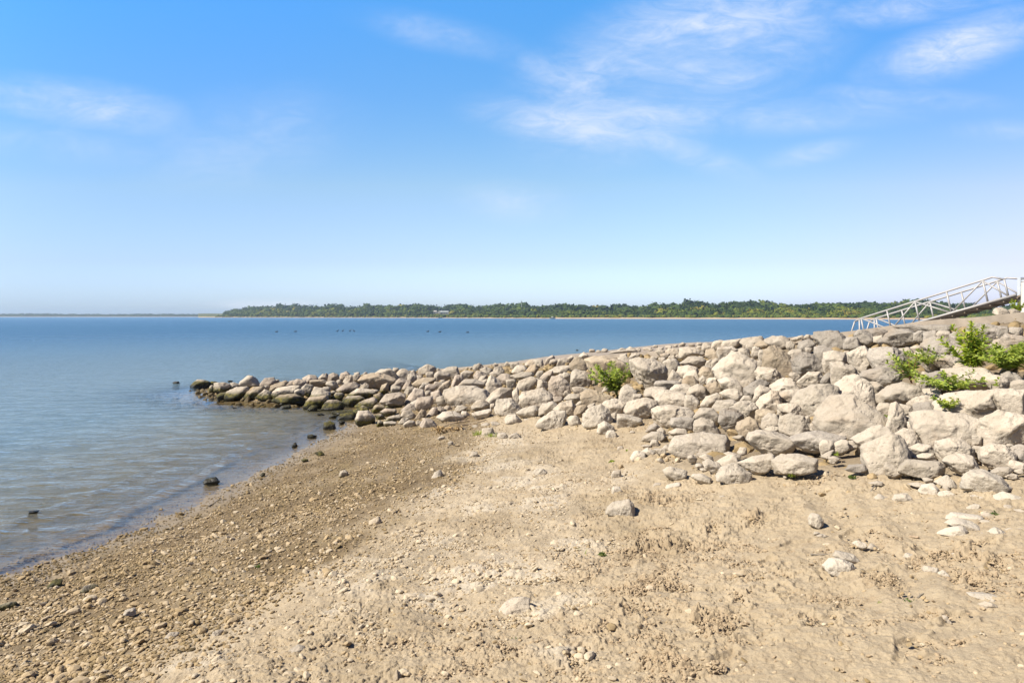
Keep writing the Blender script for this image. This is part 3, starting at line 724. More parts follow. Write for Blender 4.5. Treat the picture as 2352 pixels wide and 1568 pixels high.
((2300,1560,3.92), """
p 1810,180 1830,100 1990,15 2080,50 2180,210 2080,220 1980,280 1930,320 1850,230|smooth leaning rock where the pile ends above the bean-shaped boulder|smooth leaning rock
1840 310 160 60
p 475,240 520,150 600,100 680,150 640,210 540,250
p 640,210 700,160 770,220 750,260 680,230
p 410,370 440,300 560,240 700,220 770,300 700,370 620,340 520,380|low arched stone on the sand left of the long slab|low arched stone
p 820,230 930,180 1050,180 1090,250 960,290 870,270|heavily pitted white stone behind the long slab on the sand|heavily pitted stone
p 540,400 570,345 640,345 675,400 640,435 560,435
p 800,320 840,285 910,300 890,335
1090 275 90 30
p 880,400 930,310 1180,260 1300,245 1500,260 1640,270 1685,370 1670,450 1500,490 1300,500 1160,490 1000,480 890,450|longest slab lying flat on the sand in front of the pile|longest flat slab
p 945,540 960,495 1040,490 1080,520 1000,560
p 250,620 300,520 360,500 460,530 465,620 290,640|flat-faced grey stone tilted up at the left end of a small cluster|tilted flat-faced stone
p 420,520 500,460 600,510 610,570 500,580
500 445 140 50
p 590,480 760,470 770,540 680,570 620,530
790 455 150 70
p 50,500 70,445 130,440 160,480 110,515
p 640,640 690,605 750,660 690,675
p 1090,600 1160,560 1230,620 1200,670 1120,660
p 1260,600 1350,550 1450,590 1470,650 1350,640
p 1310,690 1400,630 1550,690 1600,760 1520,840 1400,760
p 1530,660 1700,560 1800,570 1830,690 1650,710 1590,690
p 1620,550 1700,520 1860,560 1830,590 1700,570
1900 505 150 90
p 1200,740 1220,690 1290,690 1330,750 1270,770
1330 785 120 50
p 740,800 820,740 960,770 1080,800 1080,850 1000,920 900,950 790,910|rounded stone with a tapering right end on the sand|tapering rounded stone
p 1150,900 1170,855 1300,845 1430,910 1430,990 1310,1005 1190,920|small brick-shaped slab alone on the sand|small brick-shaped slab
p 1525,900 1600,760 1780,690 1860,750 2010,820 2010,900 1920,1000 1800,960 1650,950|pitted stone with a knuckled right end and a long shadow on sand|knuckled pitted stone
p 765,1060 800,1010 970,965 1000,1060 900,1060
p 570,1040 620,980 700,980 730,1025 650,1045
p -10,930 -20,850 0,800 100,790 120,900 60,930|small stepped stone on the sand, farthest of three in a column|small stepped stone
p -20,1190 -25,1090 0,1030 90,1040 125,1120 120,1190|small egg-like white stone on the sand behind the speckled one|egg-like white stone
p -110,1420 -70,1330 0,1270 230,1220 290,1290 310,1430 270,1490 80,1470 -60,1450|white speckled angular stone with a hard shadow on open sand|white speckled stone
280 240 80 50
190 985 80 40
1600 1195 100 60
2170 1410 60 55
1780 1060 60 50
"""),
((0,0,0.6125), """
p 1140,1412 1160,1385 1195,1370 1215,1372 1210,1395 1180,1412|thin fin-like stone stuck in the ground with a dark shadow|fin-like stone
p 845,1210 850,1195 868,1185 875,1195 865,1208|rough brown clod-like stone on the wet sand|brown clod-like stone
1240 1083 26 16
1088 1045 20 16
p 990,1100 998,1085 1010,1078 1018,1090 1005,1102|small brown angular stone on dry gravel above the wet sand|brown angular stone
p 468,1105 475,1098 495,1096 503,1105 490,1111|dark mossy stone in the shallows nearest the beach|mossy stone nearest the beach
735 1042 24 12
716 1001 20 8
75 1178 40 10
700 1057 18 8
604 1090 14 10
913 1560 20 40
685 1497 45 28
500 1455 20 20
300 1405 30 14
205 1350 34 14
p 778,1094 782,1082 792,1078 800,1088 790,1095
125 1340 40 18
20 1392 40 18
395 1460 30 16
"""),
]
# ---------------------------------------------------------------- materials
def tcoord(nt, kind='Object'): return nt.nodes.new('ShaderNodeTexCoord').outputs[kind]
def wpos(nt): return nt.nodes.new('ShaderNodeNewGeometry').outputs['Position']

def limestone(name, base, dark, tone=0.15, algae=True):
    m, nt, b, out = mat(name)
    P = wpos(nt); oi = nt.nodes.new('ShaderNodeObjectInfo')
    n1 = noise(nt, P, 3.2, 6, 0.6, 0.4); n2 = noise(nt, P, 17, 8, 0.65); n3 = noise(nt, P, 90, 4, 0.6)
    c = mixc(nt, mrange(nt, n1, 0.38, 0.68), base, dark)
    c = mixc(nt, mth(nt, 'MULTIPLY', mrange(nt, n2, 0.56, 0.78), 0.45), c, (0.22, 0.175, 0.125))
    c = mixc(nt, mth(nt, 'MULTIPLY', mrange(nt, n3, 0.55, 0.72), 0.35), c, (0.16, 0.14, 0.115))
    c = mixc(nt, mth(nt, 'MULTIPLY', mrange(nt, n2, 0.46, 0.30), 0.35), c, (0.56, 0.50, 0.41))
    # weathered grey and ochre stains
    n5 = noise(nt, P, 1.3, 4, 0.6, 1.0)
    c = mixc(nt, mth(nt, 'MULTIPLY', mrange(nt, n5, 0.55, 0.70), 0.40), c, (0.36, 0.25, 0.15))
    # sandy dust settled round the feet of stones is left to the ground; tone differs from stone to stone
    v = mrange(nt, oi.outputs['Random'], 0, 1, .80*(1-tone*1.4), .80*(1+tone*.8))
    hsn = nt.nodes.new('ShaderNodeHueSaturation'); nt.links.new(c, hsn.inputs['Color']); nt.links.new(v, hsn.inputs['Value'])
    hsn.inputs['Saturation'].default_value = 1.0
    c = hsn.outputs[0]
    # algae up to the old waterline
    sp = nt.nodes.new('ShaderNodeSeparateXYZ'); nt.links.new(P, sp.inputs[0])
    nz = noise(nt, P, 7, 5, 0.6)
    zz = mth(nt, 'ADD', sp.outputs[2], mth(nt, 'MULTIPLY', mth(nt, 'SUBTRACT', nz, 0.5), 0.16))
    alg = mixc(nt, mrange(nt, noise(nt, P, 12, 4), 0.4, 0.62), (0.016, 0.018, 0.007), (0.11, 0.095, 0.014))
    if not algae: zz = mth(nt, 'ADD', zz, 9.0)
    c = mixc(nt, mth(nt, 'MULTIPLY', mrange(nt, zz, 0.26, 0.17), 0.94), c, alg)
    c = mixc(nt, mrange(nt, zz, 0.12, 0.05), c, (0.016, 0.015, 0.009))
    nt.links.new(c, b.inputs['Base Color'])
    nt.links.new(mrange(nt, zz, 0.09, 0.04, 0.9, 0.4), b.inputs['Roughness'])
    h1 = noise(nt, P, 9, 8, 0.62, 0.3); vor = nt.nodes.new('ShaderNodeTexVoronoi'); vor.inputs['Scale'].default_value = 26; nt.links.new(P, vor.inputs['Vector'])
    pit = mrange(nt, vor.outputs['Distance'], 0.0, 0.33, 0, 1, True)
    mk = mrange(nt, noise(nt, P, 4, 3), 0.5, 0.62)
    hh = mth(nt, 'ADD', mth(nt, 'MULTIPLY', h1, 1.4), mth(nt, 'MULTIPLY', mth(nt, 'MULTIPLY', pit, mk), 0.35))
    hh = mth(nt, 'ADD', hh, mth(nt, 'MULTIPLY', n3, 0.16))
    bump(nt, b, hh, 0.7, 0.035)
    return m
M_PALE = limestone('pale_limestone', (0.52, 0.455, 0.365), (0.42, 0.36, 0.28), 0.14)
M_CHALK = limestone('chalky_limestone', (0.555, 0.49, 0.395), (0.455, 0.395, 0.31), 0.09)
M_DRYL = limestone('dry_limestone', (0.50, 0.435, 0.345), (0.41, 0.35, 0.27), algae=False)
M_GREY = limestone('grey_limestone', (0.40, 0.355, 0.295), (0.29, 0.255, 0.215))
M_PINK = limestone('pinkish_limestone', (0.49, 0.415, 0.335), (0.39, 0.32, 0.25))
M_TAN = limestone('tan_limestone', (0.45, 0.37, 0.265), (0.36, 0.285, 0.20))

def simple(name, col, rough=0.7, var=0.15, scale=8, bmp=0.3, bd=0.01, metal=0.0):
    m, nt, b, out = mat(name); P = wpos(nt)
    n = noise(nt, P, scale, 5, 0.6)
    d = tuple(k*(1-var*2) for k in col)
    nt.links.new(mixc(nt, mrange(nt, n, 0.35, 0.65), col, d), b.inputs['Base Color'])
    b.inputs['Roughness'].default_value = rough; b.inputs['Metallic'].default_value = metal
    if bmp: bump(nt, b, n, bmp, bd)
    return m
M_CONC = simple('weathered_concrete', (0.31, 0.26, 0.205), 0.9, 0.14, 5, 0.5, 0.02)
M_ALU = simple('mill_aluminium', (0.35, 0.34, 0.33), 0.55, 0.06, 3, 0, metal=0.25)
M_DECK = simple('gangway_deck', (0.20, 0.16, 0.12), 0.8, 0.2, 4, 0.2)
M_GALV = simple('galvanised_steel', (0.55, 0.58, 0.60), 0.5, 0.08, 3, 0, metal=0.3)
M_WHITE = simple('white_paint', (0.50, 0.48, 0.44), 0.6, 0.04, 1, 0)
M_WALL = simple('pale_house_wall', (0.36, 0.35, 0.32), 0.8, 0.05, 1, 0)
M_ROOF = simple('grey_green_roof', (0.30, 0.33, 0.32), 0.8, 0.06, .5, 0)
M_GLASS = simple('dark_window', (0.05, 0.06, 0.07), 0.2, 0.1, 1, 0)
M_WOOD = simple('bleached_driftwood', (0.36, 0.27, 0.18), 0.85, 0.2, 30, 0.4, 0.003)
M_DRY = simple('dry_root', (0.42, 0.29, 0.14), 0.85, 0.2, 30, 0.3, 0.003)
M_BIRD = simple('dark_feathers', (0.03, 0.03, 0.032), 0.6, 0.1, 20, 0)
M_BILL = simple('pale_bill', (0.5, 0.48, 0.42), 0.5, 0.05, 5, 0)
M_BARK = simple('grey_bark', (0.22, 0.19, 0.15), 0.9, 0.2, 4, 0.2)

def leafmat(name, c1, c2, trans=0.45):
    m, nt, b, out = mat(name); P = wpos(nt); oi = nt.nodes.new('ShaderNodeObjectInfo')
    n = noise(nt, P, 22, 3, 0.5)
    c = mixc(nt, mrange(nt, n, 0.38, 0.62), c1, c2)
    nt.links.new(c, b.inputs['Base Color']); b.inputs['Roughness'].default_value = 0.45
    tr = nt.nodes.new('ShaderNodeBsdfTranslucent'); nt.links.new(mixc(nt, 0.35, c, (0.45, 0.55, 0.06)), tr.inputs[0])
    mx = nt.nodes.new('ShaderNodeMixShader'); mx.inputs[0].default_value = trans
    nt.links.new(b.outputs[0], mx.inputs[1]); nt.links.new(tr.outputs[0], mx.inputs[2]); nt.links.new(mx.outputs[0], out.inputs[0])
    return m
M_LEAF = leafmat('weed_leaf', (0.37, 0.43, 0.065), (0.20, 0.28, 0.045), 0.4)
M_LEAFY = leafmat('yellow_green_leaf', (0.42, 0.46, 0.05), (0.22, 0.33, 0.035), 0.42)
M_LEAFD = leafmat('dark_leaf', (0.09, 0.14, 0.03), (0.05, 0.09, 0.02), 0.3)
M_STEM = simple('green_stem', (0.20, 0.22, 0.06), 0.6, 0.1, 10, 0)
M_REDSTEM = simple('red_stem', (0.26, 0.10, 0.05), 0.6, 0.1, 10, 0)

# ---------------------------------------------------------------- ground
def ang_axis(n_in, n_out):
    a_in = np.linspace(R(-41), R(41), n_in)
    e = np.linspace(0, 1, n_out)[1:]; outr = R(41)+e**1.5*(R(125)-R(41))
    return np.concatenate([-outr[::-1], a_in, outr])
def polar_grid(A, Rr):
    aa, rr = np.meshgrid(A, Rr); x = (rr*np.sin(aa)).ravel(); y = (rr*np.cos(aa)).ravel()
    na, nr = len(A), len(Rr); i = np.arange(nr-1)[:, None]*na+np.arange(na-1)[None, :]; i = i.ravel()
    return x, y, np.stack([i, i+1, i+na+1, i+na], 1)
CRUMB = [(1505,1252,115,24,1.0),(1500,1214,105,10,.6),(1493,1345,85,32,1.0),(1600,1470,82,66,1.15),(1600,1535,130,28,1.2),(1470,1300,60,14,.6),
         (2085,1230,48,16,.8),(2030,1335,48,24,.9),(2200,1285,125,32,.9),(2240,1335,50,18,1.0),(1500,1150,95,22,.8),(1697,1130,26,8,.9),
         (1732,1192,25,9,1.),(1830,1440,40,18,1.),(2010,1440,36,18,.9),(2290,1520,80,30,.7),(1180,1480,60,30,.4),(1000,1480,40,40,.4),
         (1760,1250,60,12,.5),(1900,1380,70,18,.5),(2130,1420,50,14,.5),(1350,1110,60,18,.5),(1700,1360,30,20,.6),(1650,1240,40,10,.8)]
CLUMPW = [(450,1555,90,25),(610,1500,90,30),(760,1425,90,30),(880,1290,80,30),(960,1200,60,30),(1010,1130,50,35),(1060,1060,50,30),(1090,1190,60,30),(980,1380,80,30),(820,1530,80,25),(1160,1010,60,16),(1110,1330,150,60),(1240,1340,60,40),(1230,1130,90,60),(1330,1240,70,30),(1270,1500,70,60),(700,1490,130,60),(860,1340,120,40),(1000,1250,70,30),
          (1130,1080,80,50),(1240,1420,60,60),(560,1540,120,30),(1420,1100,40,20),(1310,1380,50,30)]
def toP(x, y, z): 
    yy = np.maximum(y, .5); return CX+F*x/yy, HV+F*(CAMH-z)/yy
def fields(x, y):
    z = env(x, y, ramp=False); px, py = toP(x, y, z); xp = shore_x(x, y)
    fr = y > .8
    wob = .35*fbm2(x*1.3, y*1.3, 3, 41)
    crumb = np.zeros_like(z)
    for cx, cy, rx, ry, w in CRUMB: crumb = np.maximum(crumb, w*np.exp(-(((px-cx)/(rx*1.2))**2+((py-cy)/(ry*1.2))**2)**2*1.2))
    crumb = np.where(fr, crumb, 0)
    crumb = np.maximum(crumb, np.where(xp > 4.2, .30*sstep(fbm2(x*1.7, y*2.6, 3, 14), .12, .55), 0))
    crumb = crumb*sstep(fbm2(x*5, y*6, 3, 12)+.35, 0, .5)
    whit = np.zeros_like(z)
    for cx, cy, rx, ry in CLUMPW: whit = np.maximum(whit, np.exp(-(((px-cx)/rx)**2+((py-cy)/ry)**2)))
    whit = np.where(fr, whit, 0)*sstep(fbm2(x*3, y*3, 3, 77)+.35, 0, .6)
    wet = 1-sstep(xp+wob*.8, 2.9, 3.5)
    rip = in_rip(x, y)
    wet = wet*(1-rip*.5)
    return z, px, py, xp, crumb, whit, wet, rip
A = ang_axis(1500, 70)
inv = np.linspace(1/2.35, 1/45., 1000)
Rr = np.concatenate([np.linspace(.05, 2.3, 60), 1/inv, np.linspace(46, 75, 20)])
x, y, fc = polar_grid(A, Rr)
z, px, py, xp, crumb, whit, wet, rip = fields(x, y)
d = np.hypot(x, y); dist_fade = 1/(1+(d/14)**2)
h = .035*fbm2(x*.7, y*.7, 3, 3)*sstep(xp, -.5, 1.5) + .012*fbm2(x*3.1, y*3.1, 3, 5)*(1-.5*(xp < 0))
h += .0055*fbm2(x*14, y*14, 3, 8)*(1-rip*.5)+.0040*fbm2(x*45, y*45, 2, 18)*sstep(fbm2(x*1.9, y*1.9, 2, 28), -.5, .4)
b1 = np.abs(vn2(x*30, y*30, 21)); b2 = np.abs(vn2(x*62+3, y*62, 22)); b3 = vn2(x*11, y*11, 23)
h += crumb*(.026*sstep(vn2(x*24, y*24, 25), -.1, .5)+.020*sstep(vn2(x*50, y*50, 26), -.1, .5)+.009*sstep(vn2(x*95, y*95, 27), -.1, .5)-.018+.016*b3)
h += whit*(.012*np.maximum(0, vn2(x*19, y*19, 31))+.007*np.maximum(0, vn2(x*43, y*43, 32)))
h += .0035*np.maximum(0, vn2(x*70, y*70, 34))*sstep(vn2(x*5, y*5, 35), -.3, .5)
cr_ = fbm2(x*5.5, y*8.5, 4, 101, .6); cr2 = fbm2(x*13, y*17, 3, 111, .6); dry_ = sstep(xp, 3.3, 4.2)*(1-rip)*(.35+.65*sstep(fbm2(x*.9, y*1.2, 2, 121), -.25, .25))
h += dry_*(.009*sstep(cr_, .16, .20)+.007*sstep(cr2, .22, .27)+.008*sstep(cr_, -.40, -.34)-.006)
# shallow tyre and foot scuffs crossing the dry sand
for (xa, ya, xb, yb, wd, dp) in ((1.9, 3.2, 2.6, 6.4, .09, .018), (.9, 5.0, 3.4, 4.2, .07, .012), (2.8, 3.0, 4.6, 4.9, .08, .012), (-.2, 4.3, 1.7, 3.4, .06, .009)):
    ux, uy = xb-xa, yb-ya; L2 = ux*ux+uy*uy; tt = np.clip(((x-xa)*ux+(y-ya)*uy)/L2, 0, 1); dd = np.hypot(x-xa-tt*ux, y-ya-tt*uy)
    w = np.exp(-(dd/wd)**2); h += (-dp*w + dp*.7*np.exp(-((dd-wd*1.7)/(wd*.6))**2))*sstep(vn2(x*3, y*3, 90), -.6, .3)
# shoe prints pressed into the sand, with a pushed-up rim
for (fx, fy, fa) in ((1745,1200,20),(1640,1218,70),(2005,1325,35),(1765,1288,60),(1832,1246,15),(2130,1268,80),(1655,1538,50),(1892,1442,30),(2292,1302,65),(1562,1228,10),
                     (1700,1400,75),(1800,1360,70),(1905,1318,72),(2200,1430,25),(2090,1500,40),(1450,1400,85),(1390,1460,80),(1955,1230,50),(1330,1520,70),(2260,1250,20)):
    gy = F*(CAMH-.95)/(fy-HV); gy = F*(CAMH-float(env(np.array([(fx-CX)/F*gy]), np.array([gy]))[0]))/(fy-HV); gx = (fx-CX)/F*gy
    ca_, sa_ = math.cos(R(fa)), math.sin(R(fa)); m_ = (np.abs(x-gx) < .3) & (np.abs(y-gy) < .3); u_ = (x[m_]-gx)*ca_+(y[m_]-gy)*sa_; w_ = -(x[m_]-gx)*sa_+(y[m_]-gy)*ca_
    wob_ = 1+.25*vn2(x[m_]*25, y[m_]*25, 5); e_ = np.sqrt((u_/.13)**2+(w_/(.046+.012*np.cos(u_*26)))**2)*wob_
    h[m_] += -.015*(1-sstep(e_, .7, 1.05))+.009*np.exp(-((e_-1.22)/.2)**2)*sstep(vn2(x[m_]*30, y[m_]*30, 6), -.5, .4)
h -= rip*.11
zt = z+h
wetn = np.clip(wet*(.8+.25*fbm2(x*2.5, y*2.5, 3, 51))+.28*sstep(fbm2(x*1.1, y*1.1, 4, 55), .25, .8)*(xp < 6), 0, 1)

def ground_mat():
    m, nt, b, out = mat('shore_ground'); P = wpos(nt)
    def at(n):
        a = nt.nodes.new('ShaderNodeAttribute'); a.attribute_name = n; return a.outputs['Fac']
    n1 = noise(nt, P, 1.4, 5, 0.6, .5); n2 = noise(nt, P, 11, 6, 0.65); n3 = noise(nt, P, 75, 5, 0.7); n4 = noise(nt, P, 260, 3, 0.6)
    dry = mixc(nt, mrange(nt, n1, 0.35, 0.65), (0.425, 0.33, 0.215), (0.37, 0.283, 0.18))
    dry = mixc(nt, mth(nt, 'MULTIPLY', mrange(nt, n2, 0.52, 0.68), 0.35), dry, (0.27, 0.185, 0.105))
    dry = mixc(nt, mth(nt, 'MULTIPLY', mrange(nt, n3, 0.56, 0.74), 0.55), dry, (0.50, 0.405, 0.285))
    dry = mixc(nt, mth(nt, 'MULTIPLY', mrange(nt, n3, 0.42, 0.30), 0.55), dry, (0.16, 0.11, 0.062))
    dry = mixc(nt, mth(nt, 'MULTIPLY', mrange(nt, n4, 0.58, 0.7), 0.35), dry, (0.17, 0.125, 0.075))
    dry = mixc(nt, mth(nt, 'MULTIPLY', at('white'), 0.75), dry, (0.52, 0.44, 0.335))
    dry = mixc(nt, mth(nt, 'MULTIPLY', at('crumb'), 0.6), dry, (0.37, 0.27, 0.165))
    wt_ = mixc(nt, mrange(nt, n2, 0.4, 0.66), (0.185, 0.128, 0.066), (0.135, 0.092, 0.046))
    wt_ = mixc(nt, mth(nt, 'MULTIPLY', mrange(nt, n3, 0.56, 0.72), 0.6), wt_, (0.31, 0.235, 0.145))
    wt_ = mixc(nt, mth(nt, 'MULTIPLY', mrange(nt, n1, 0.5, 0.66), 0.4), wt_, (0.24, 0.18, 0.08))
    c = mixc(nt, at('wet'), dry, wt_)
    c = mixc(nt, mth(nt, 'MULTIPLY', at('soak'), 0.85), c, (0.25, 0.19, 0.118))
    c = mixc(nt, mth(nt, 'MULTIPLY', at('rip'), 0.75), c, (0.15, 0.11, 0.07))  # gaps of the pile darkened: shade between rocks painted into the soil colour
    c = mixc(nt, 1.0, c, (.84, .875, .90), 'MULTIPLY')
    nt.links.new(c, b.inputs['Base Color'])
    nt.links.new(mrange(nt, at('soak'), 0, 1, 0.93, 0.5), b.inputs['Roughness'])
    hh = mth(nt, 'ADD', mth(nt, 'MULTIPLY', n3, 0.7), mth(nt, 'MULTIPLY', n4, 0.35)); hh = mth(nt, 'ADD', hh, mth(nt, 'MULTIPLY', n2, 1.2))
    st = nt.nodes.new('ShaderNodeBump'); st.inputs['Distance'].default_value = 0.012; nt.links.new(hh, st.inputs['Height'])
    nt.links.new(mrange(nt, at('soak'), 0, 1, 0.75, 0.12), st.inputs['Strength']); nt.links.new(st.outputs[0], b.inputs['Normal'])
    return m
M_GROUND = ground_mat()
soak = (1-sstep(xp+.12*fbm2(x*2, y*2, 3, 61), .15, .75))
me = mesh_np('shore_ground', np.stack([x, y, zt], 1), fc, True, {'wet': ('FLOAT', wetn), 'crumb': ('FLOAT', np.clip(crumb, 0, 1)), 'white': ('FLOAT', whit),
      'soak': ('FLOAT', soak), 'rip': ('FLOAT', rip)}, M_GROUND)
tag(link('ground', me), kind='structure')
del x, y, z, zt, h, fc, crumb, whit, wet, wetn, rip, soak, b1, b2, b3, px, py, xp, d

# ---------------------------------------------------------------- lake
A = ang_axis(560, 50)
Rw = np.concatenate([np.linspace(.5, 4.6, 8), 1/np.linspace(1/4.7, 1/60., 620), np.geomspace(61, 40000, 260)])
x, y, fc = polar_grid(A, Rw)
dep = -env(x, y, ramp=False)+.0
dep = np.where(np.hypot(x, y) > 60, 3, dep)
xp = shore_x(x, y)
near = np.exp(-np.maximum(np.hypot(x, y)-6, 0)/12)
wv = .010*np.sin(5.2*y+1.6*x+1.3*fbm2(x*.8, y*.8, 2, 2)*2)+.008*np.sin(8.1*y-2.1*x+3*fbm2(x, y, 2, 4))+.012*fbm2(x*1.1, y*2.6, 3, 6)
# swells bend and steepen along the beach
ph = 6.5*xp+2.2*fbm2(x*.35, y*.35, 2, 9)
wv = wv*near*sstep(-xp, .1, 1.6) + .026*np.maximum(0, np.sin(ph))**3*np.exp(-((xp+1.1)/.8)**2)*sstep(fbm2(x*.6, y*.6, 2, 19), -.35, .2)
zw = wv
opac = 1-np.exp(-np.maximum(dep, 0)/.16)
def water_mat():
    m, nt, b, out = mat('lake_water'); P = wpos(nt)
    a = nt.nodes.new('ShaderNodeAttribute'); a.attribute_name = 'murk'
    def waves(sc, scale, det, rot, k=0.6):
        mp = nt.nodes.new('ShaderNodeMapping'); mp.inputs['Rotation'].default_value = (0, 0, R(rot)); mp.inputs['Scale'].default_value = sc
        nt.links.new(P, mp.inputs[0]); return noise(nt, mp.outputs[0], scale, det, k, 0.6)
    h = mth(nt, 'ADD', mth(nt, 'MULTIPLY', waves((1, 2.3, 1), 1.15, 4, 14), 1.0), mth(nt, 'MULTIPLY', waves((1, 2.4, 1), 3.6, 5, -10, .62), 0.62))
    h = mth(nt, 'ADD', h, mth(nt, 'MULTIPLY', waves((1, 1.8, 1), 0.42, 3, 5), 1.2))
    bn = nt.nodes.new('ShaderNodeBump'); bn.inputs['Distance'].default_value = 0.085; nt.links.new(h, bn.inputs['Height']); bn.inputs['Strength'].default_value = 1.0
    # calm film right at the edge
    nt.links.new(mrange(nt, a.outputs['Fac'], 0.0, 0.55, 0.10, 1.0), bn.inputs['Strength'])
    mp = nt.nodes.new('ShaderNodeMapping'); mp.inputs['Rotation'].default_value = (0, 0, R(8)); mp.inputs['Scale'].default_value = (1, 2.0, 1); nt.links.new(P, mp.inputs[0])
    def vnz(scale, det, kx, ky):
        nz = noise(nt, mp.outputs[0], scale, det, .55, .4, out=1)
        s_ = nt.nodes.new('ShaderNodeVectorMath'); s_.operation = 'SUBTRACT'; nt.links.new(nz, s_.inputs[0]); s_.inputs[1].default_value = (.5, .5, .5)
        k_ = nt.nodes.new('ShaderNodeVectorMath'); k_.operation = 'MULTIPLY'; nt.links.new(s_.outputs[0], k_.inputs[0]); k_.inputs[1].default_value = (kx, ky, 0); return k_.outputs[0]
    def vadd(a_, b_):
        s_ = nt.nodes.new('ShaderNodeVectorMath'); s_.operation = 'ADD'; nt.links.new(a_, s_.inputs[0]); nt.links.new(b_, s_.inputs[1]); return s_.outputs[0]
    wob = vadd(vadd(vnz(1.2, 2, .14, .26), vnz(3.2, 3, .30, .95)), vnz(9, 2, .20, .55))
    sc_ = nt.nodes.new('ShaderNodeVectorMath'); sc_.operation = 'SCALE'; nt.links.new(wob, sc_.inputs[0]); wd = nt.nodes.new('ShaderNodeAttribute'); wd.attribute_name = 'wind'; nt.links.new(mth(nt, 'MULTIPLY', wd.outputs['Fac'], mrange(nt, a.outputs['Fac'], 0.0, 0.7, 0.15, 1.0)), sc_.inputs['Scale'])
    nrm_ = nt.nodes.new('ShaderNodeVectorMath'); nrm_.operation = 'NORMALIZE'; nt.links.new(vadd(bn.outputs[0], sc_.outputs[0]), nrm_.inputs[0]); bn = nrm_
    gl = nt.nodes.new('ShaderNodeBsdfGlossy'); gl.inputs['Roughness'].default_value = 0.045; gl.inputs['Color'].default_value = (0.83, 0.91, 0.98, 1)
    nt.links.new(mixc(nt, mrange(nt, depthmix(nt), .45, 1.0), (.83, .91, .98), (.52, .71, .78)), gl.inputs['Color'])  # reflected sky tinted bluer, and dimmer far out, in the gloss colour
    nt.links.new(bn.outputs[0], gl.inputs['Normal']); nt.links.new(mrange(nt, depthmix(nt), .45, 1.0, .045, .34), gl.inputs['Roughness'])
    fr = nt.nodes.new('ShaderNodeFresnel'); fr.inputs['IOR'].default_value = 1.33; nt.links.new(bn.outputs[0], fr.inputs['Normal'])
    df = nt.nodes.new('ShaderNodeBsdfDiffuse'); nt.links.new(bn.outputs[0], df.inputs['Normal'])
    wide = noise(nt, P, 0.02, 3, 0.5)
    dc = mixc(nt, mrange(nt, nt.nodes.new('ShaderNodeCameraData').outputs['View Distance'], 8, 60) if False else depthmix(nt), (0.20, 0.165, 0.10), (0.016, 0.066, 0.135))
    cr = nt.nodes.new('ShaderNodeValToRGB'); nt.links.new(depthmix(nt), cr.inputs[0]); e = cr.color_ramp.elements
    e[0].color = (0.19, 0.17, 0.10, 1); e[1].color = (0.005, 0.048, 0.10, 1); q_ = e.new(.45); q_.color = (0.125, 0.175, 0.19, 1)
    nt.links.new(cr.outputs[0], df.inputs[0])
    tr = nt.nodes.new('ShaderNodeBsdfTransparent'); tr.inputs[0].default_value = (0.92, 0.88, 0.74, 1)
    m1 = nt.nodes.new('ShaderNodeMixShader'); nt.links.new(a.outputs['Fac'], m1.inputs[0]); nt.links.new(tr.outputs[0], m1.inputs[1]); nt.links.new(df.outputs[0], m1.inputs[2])
    m2 = nt.nodes.new('ShaderNodeMixShader'); nt.links.new(fr.outputs[0], m2.inputs[0]); nt.links.new(m1.outputs[0], m2.inputs[1]); nt.links.new(gl.outputs[0], m2.inputs[2])
    nt.links.new(m2.outputs[0], out.inputs[0]); return m
def depthmix(nt):
    a = nt.nodes.new('ShaderNodeAttribute'); a.attribute_name = 'deep'; return a.outputs['Fac']
# sediment stirred up in the shallows thins out towards open water
rr_ = np.hypot(x, y); deep = .45*sstep(np.maximum(-xp, (y-21)*1.2), .8, 6.5)+.55*sstep(np.log(rr_+.1), np.log(22), np.log(170))
dd_ = np.hypot(x, y); wind = .95-.36*sstep(dd_, 7, 18)-.30*sstep(dd_, 30, 120)+.22*fbm2(x*.02, y*.09, 3, 71)*sstep(dd_, 18, 50)+.12*fbm2(x*.004, y*.02, 2, 72)*sstep(dd_, 60, 150)
me = mesh_np('lake', np.stack([x, y, zw], 1), fc, True, {'murk': ('FLOAT', np.where((xp > 2) & (y > 24), 1, opac)), 'deep': ('FLOAT', deep), 'wind': ('FLOAT', wind)}, water_mat())
tag(link('lake_water', me), kind='structure')
del x, y, fc, zw, wv, opac, dep

# ---------------------------------------------------------------- concrete boat ramp
def ramp_mesh():
    T = np.concatenate([np.linspace(-.5, 0, 10), np.linspace(0, 1.25, 120)[1:]]); K = np.linspace(0, 1, 30)
    near_ = np.array([[R0[0]+RD[0]*RLEN*t, R0[1]+RD[1]*RLEN*t] for t in T])
    zn = np.interp(T, ZT, ZZ)
    V = []
    for (p, zz) in zip(near_, zn):
        a, _ = along(p[0], p[1])
        far = max(26.1-.387*(a-7.1), 1)
        for k in K:
            q = far*k; V.append([p[0]+RN[0]*q, p[1]+RN[1]*q, zz+q*cross(a)+.012*fbm2(np.array([p[0]+q]), np.array([p[1]*1.0]), 3, 5)[0]])
    nT, nK = len(T), len(K); V = np.array(V); top = V.copy(); bot = V.copy(); bot[:, 2] -= .26
    allv = np.vstack([top, bot]); n = nT*nK; f = []
    for i in range(nT-1):
        for j in range(nK-1):
            a = i*nK+j; f.append([a, a+1, a+nK+1, a+nK])
        a = i*nK; f.append([a, a+nK, n+a+nK, n+a]); a = i*nK+nK-1; f.append([a+nK, a, n+a, n+a+nK])
    return mesh_np('boat_ramp', allv, np.array(f), False, None, M_CONC)
ro = tag(link('boat_ramp', ramp_mesh()), 'sloping concrete boat ramp running down into the lake behind the rock pile', 'boat ramp')

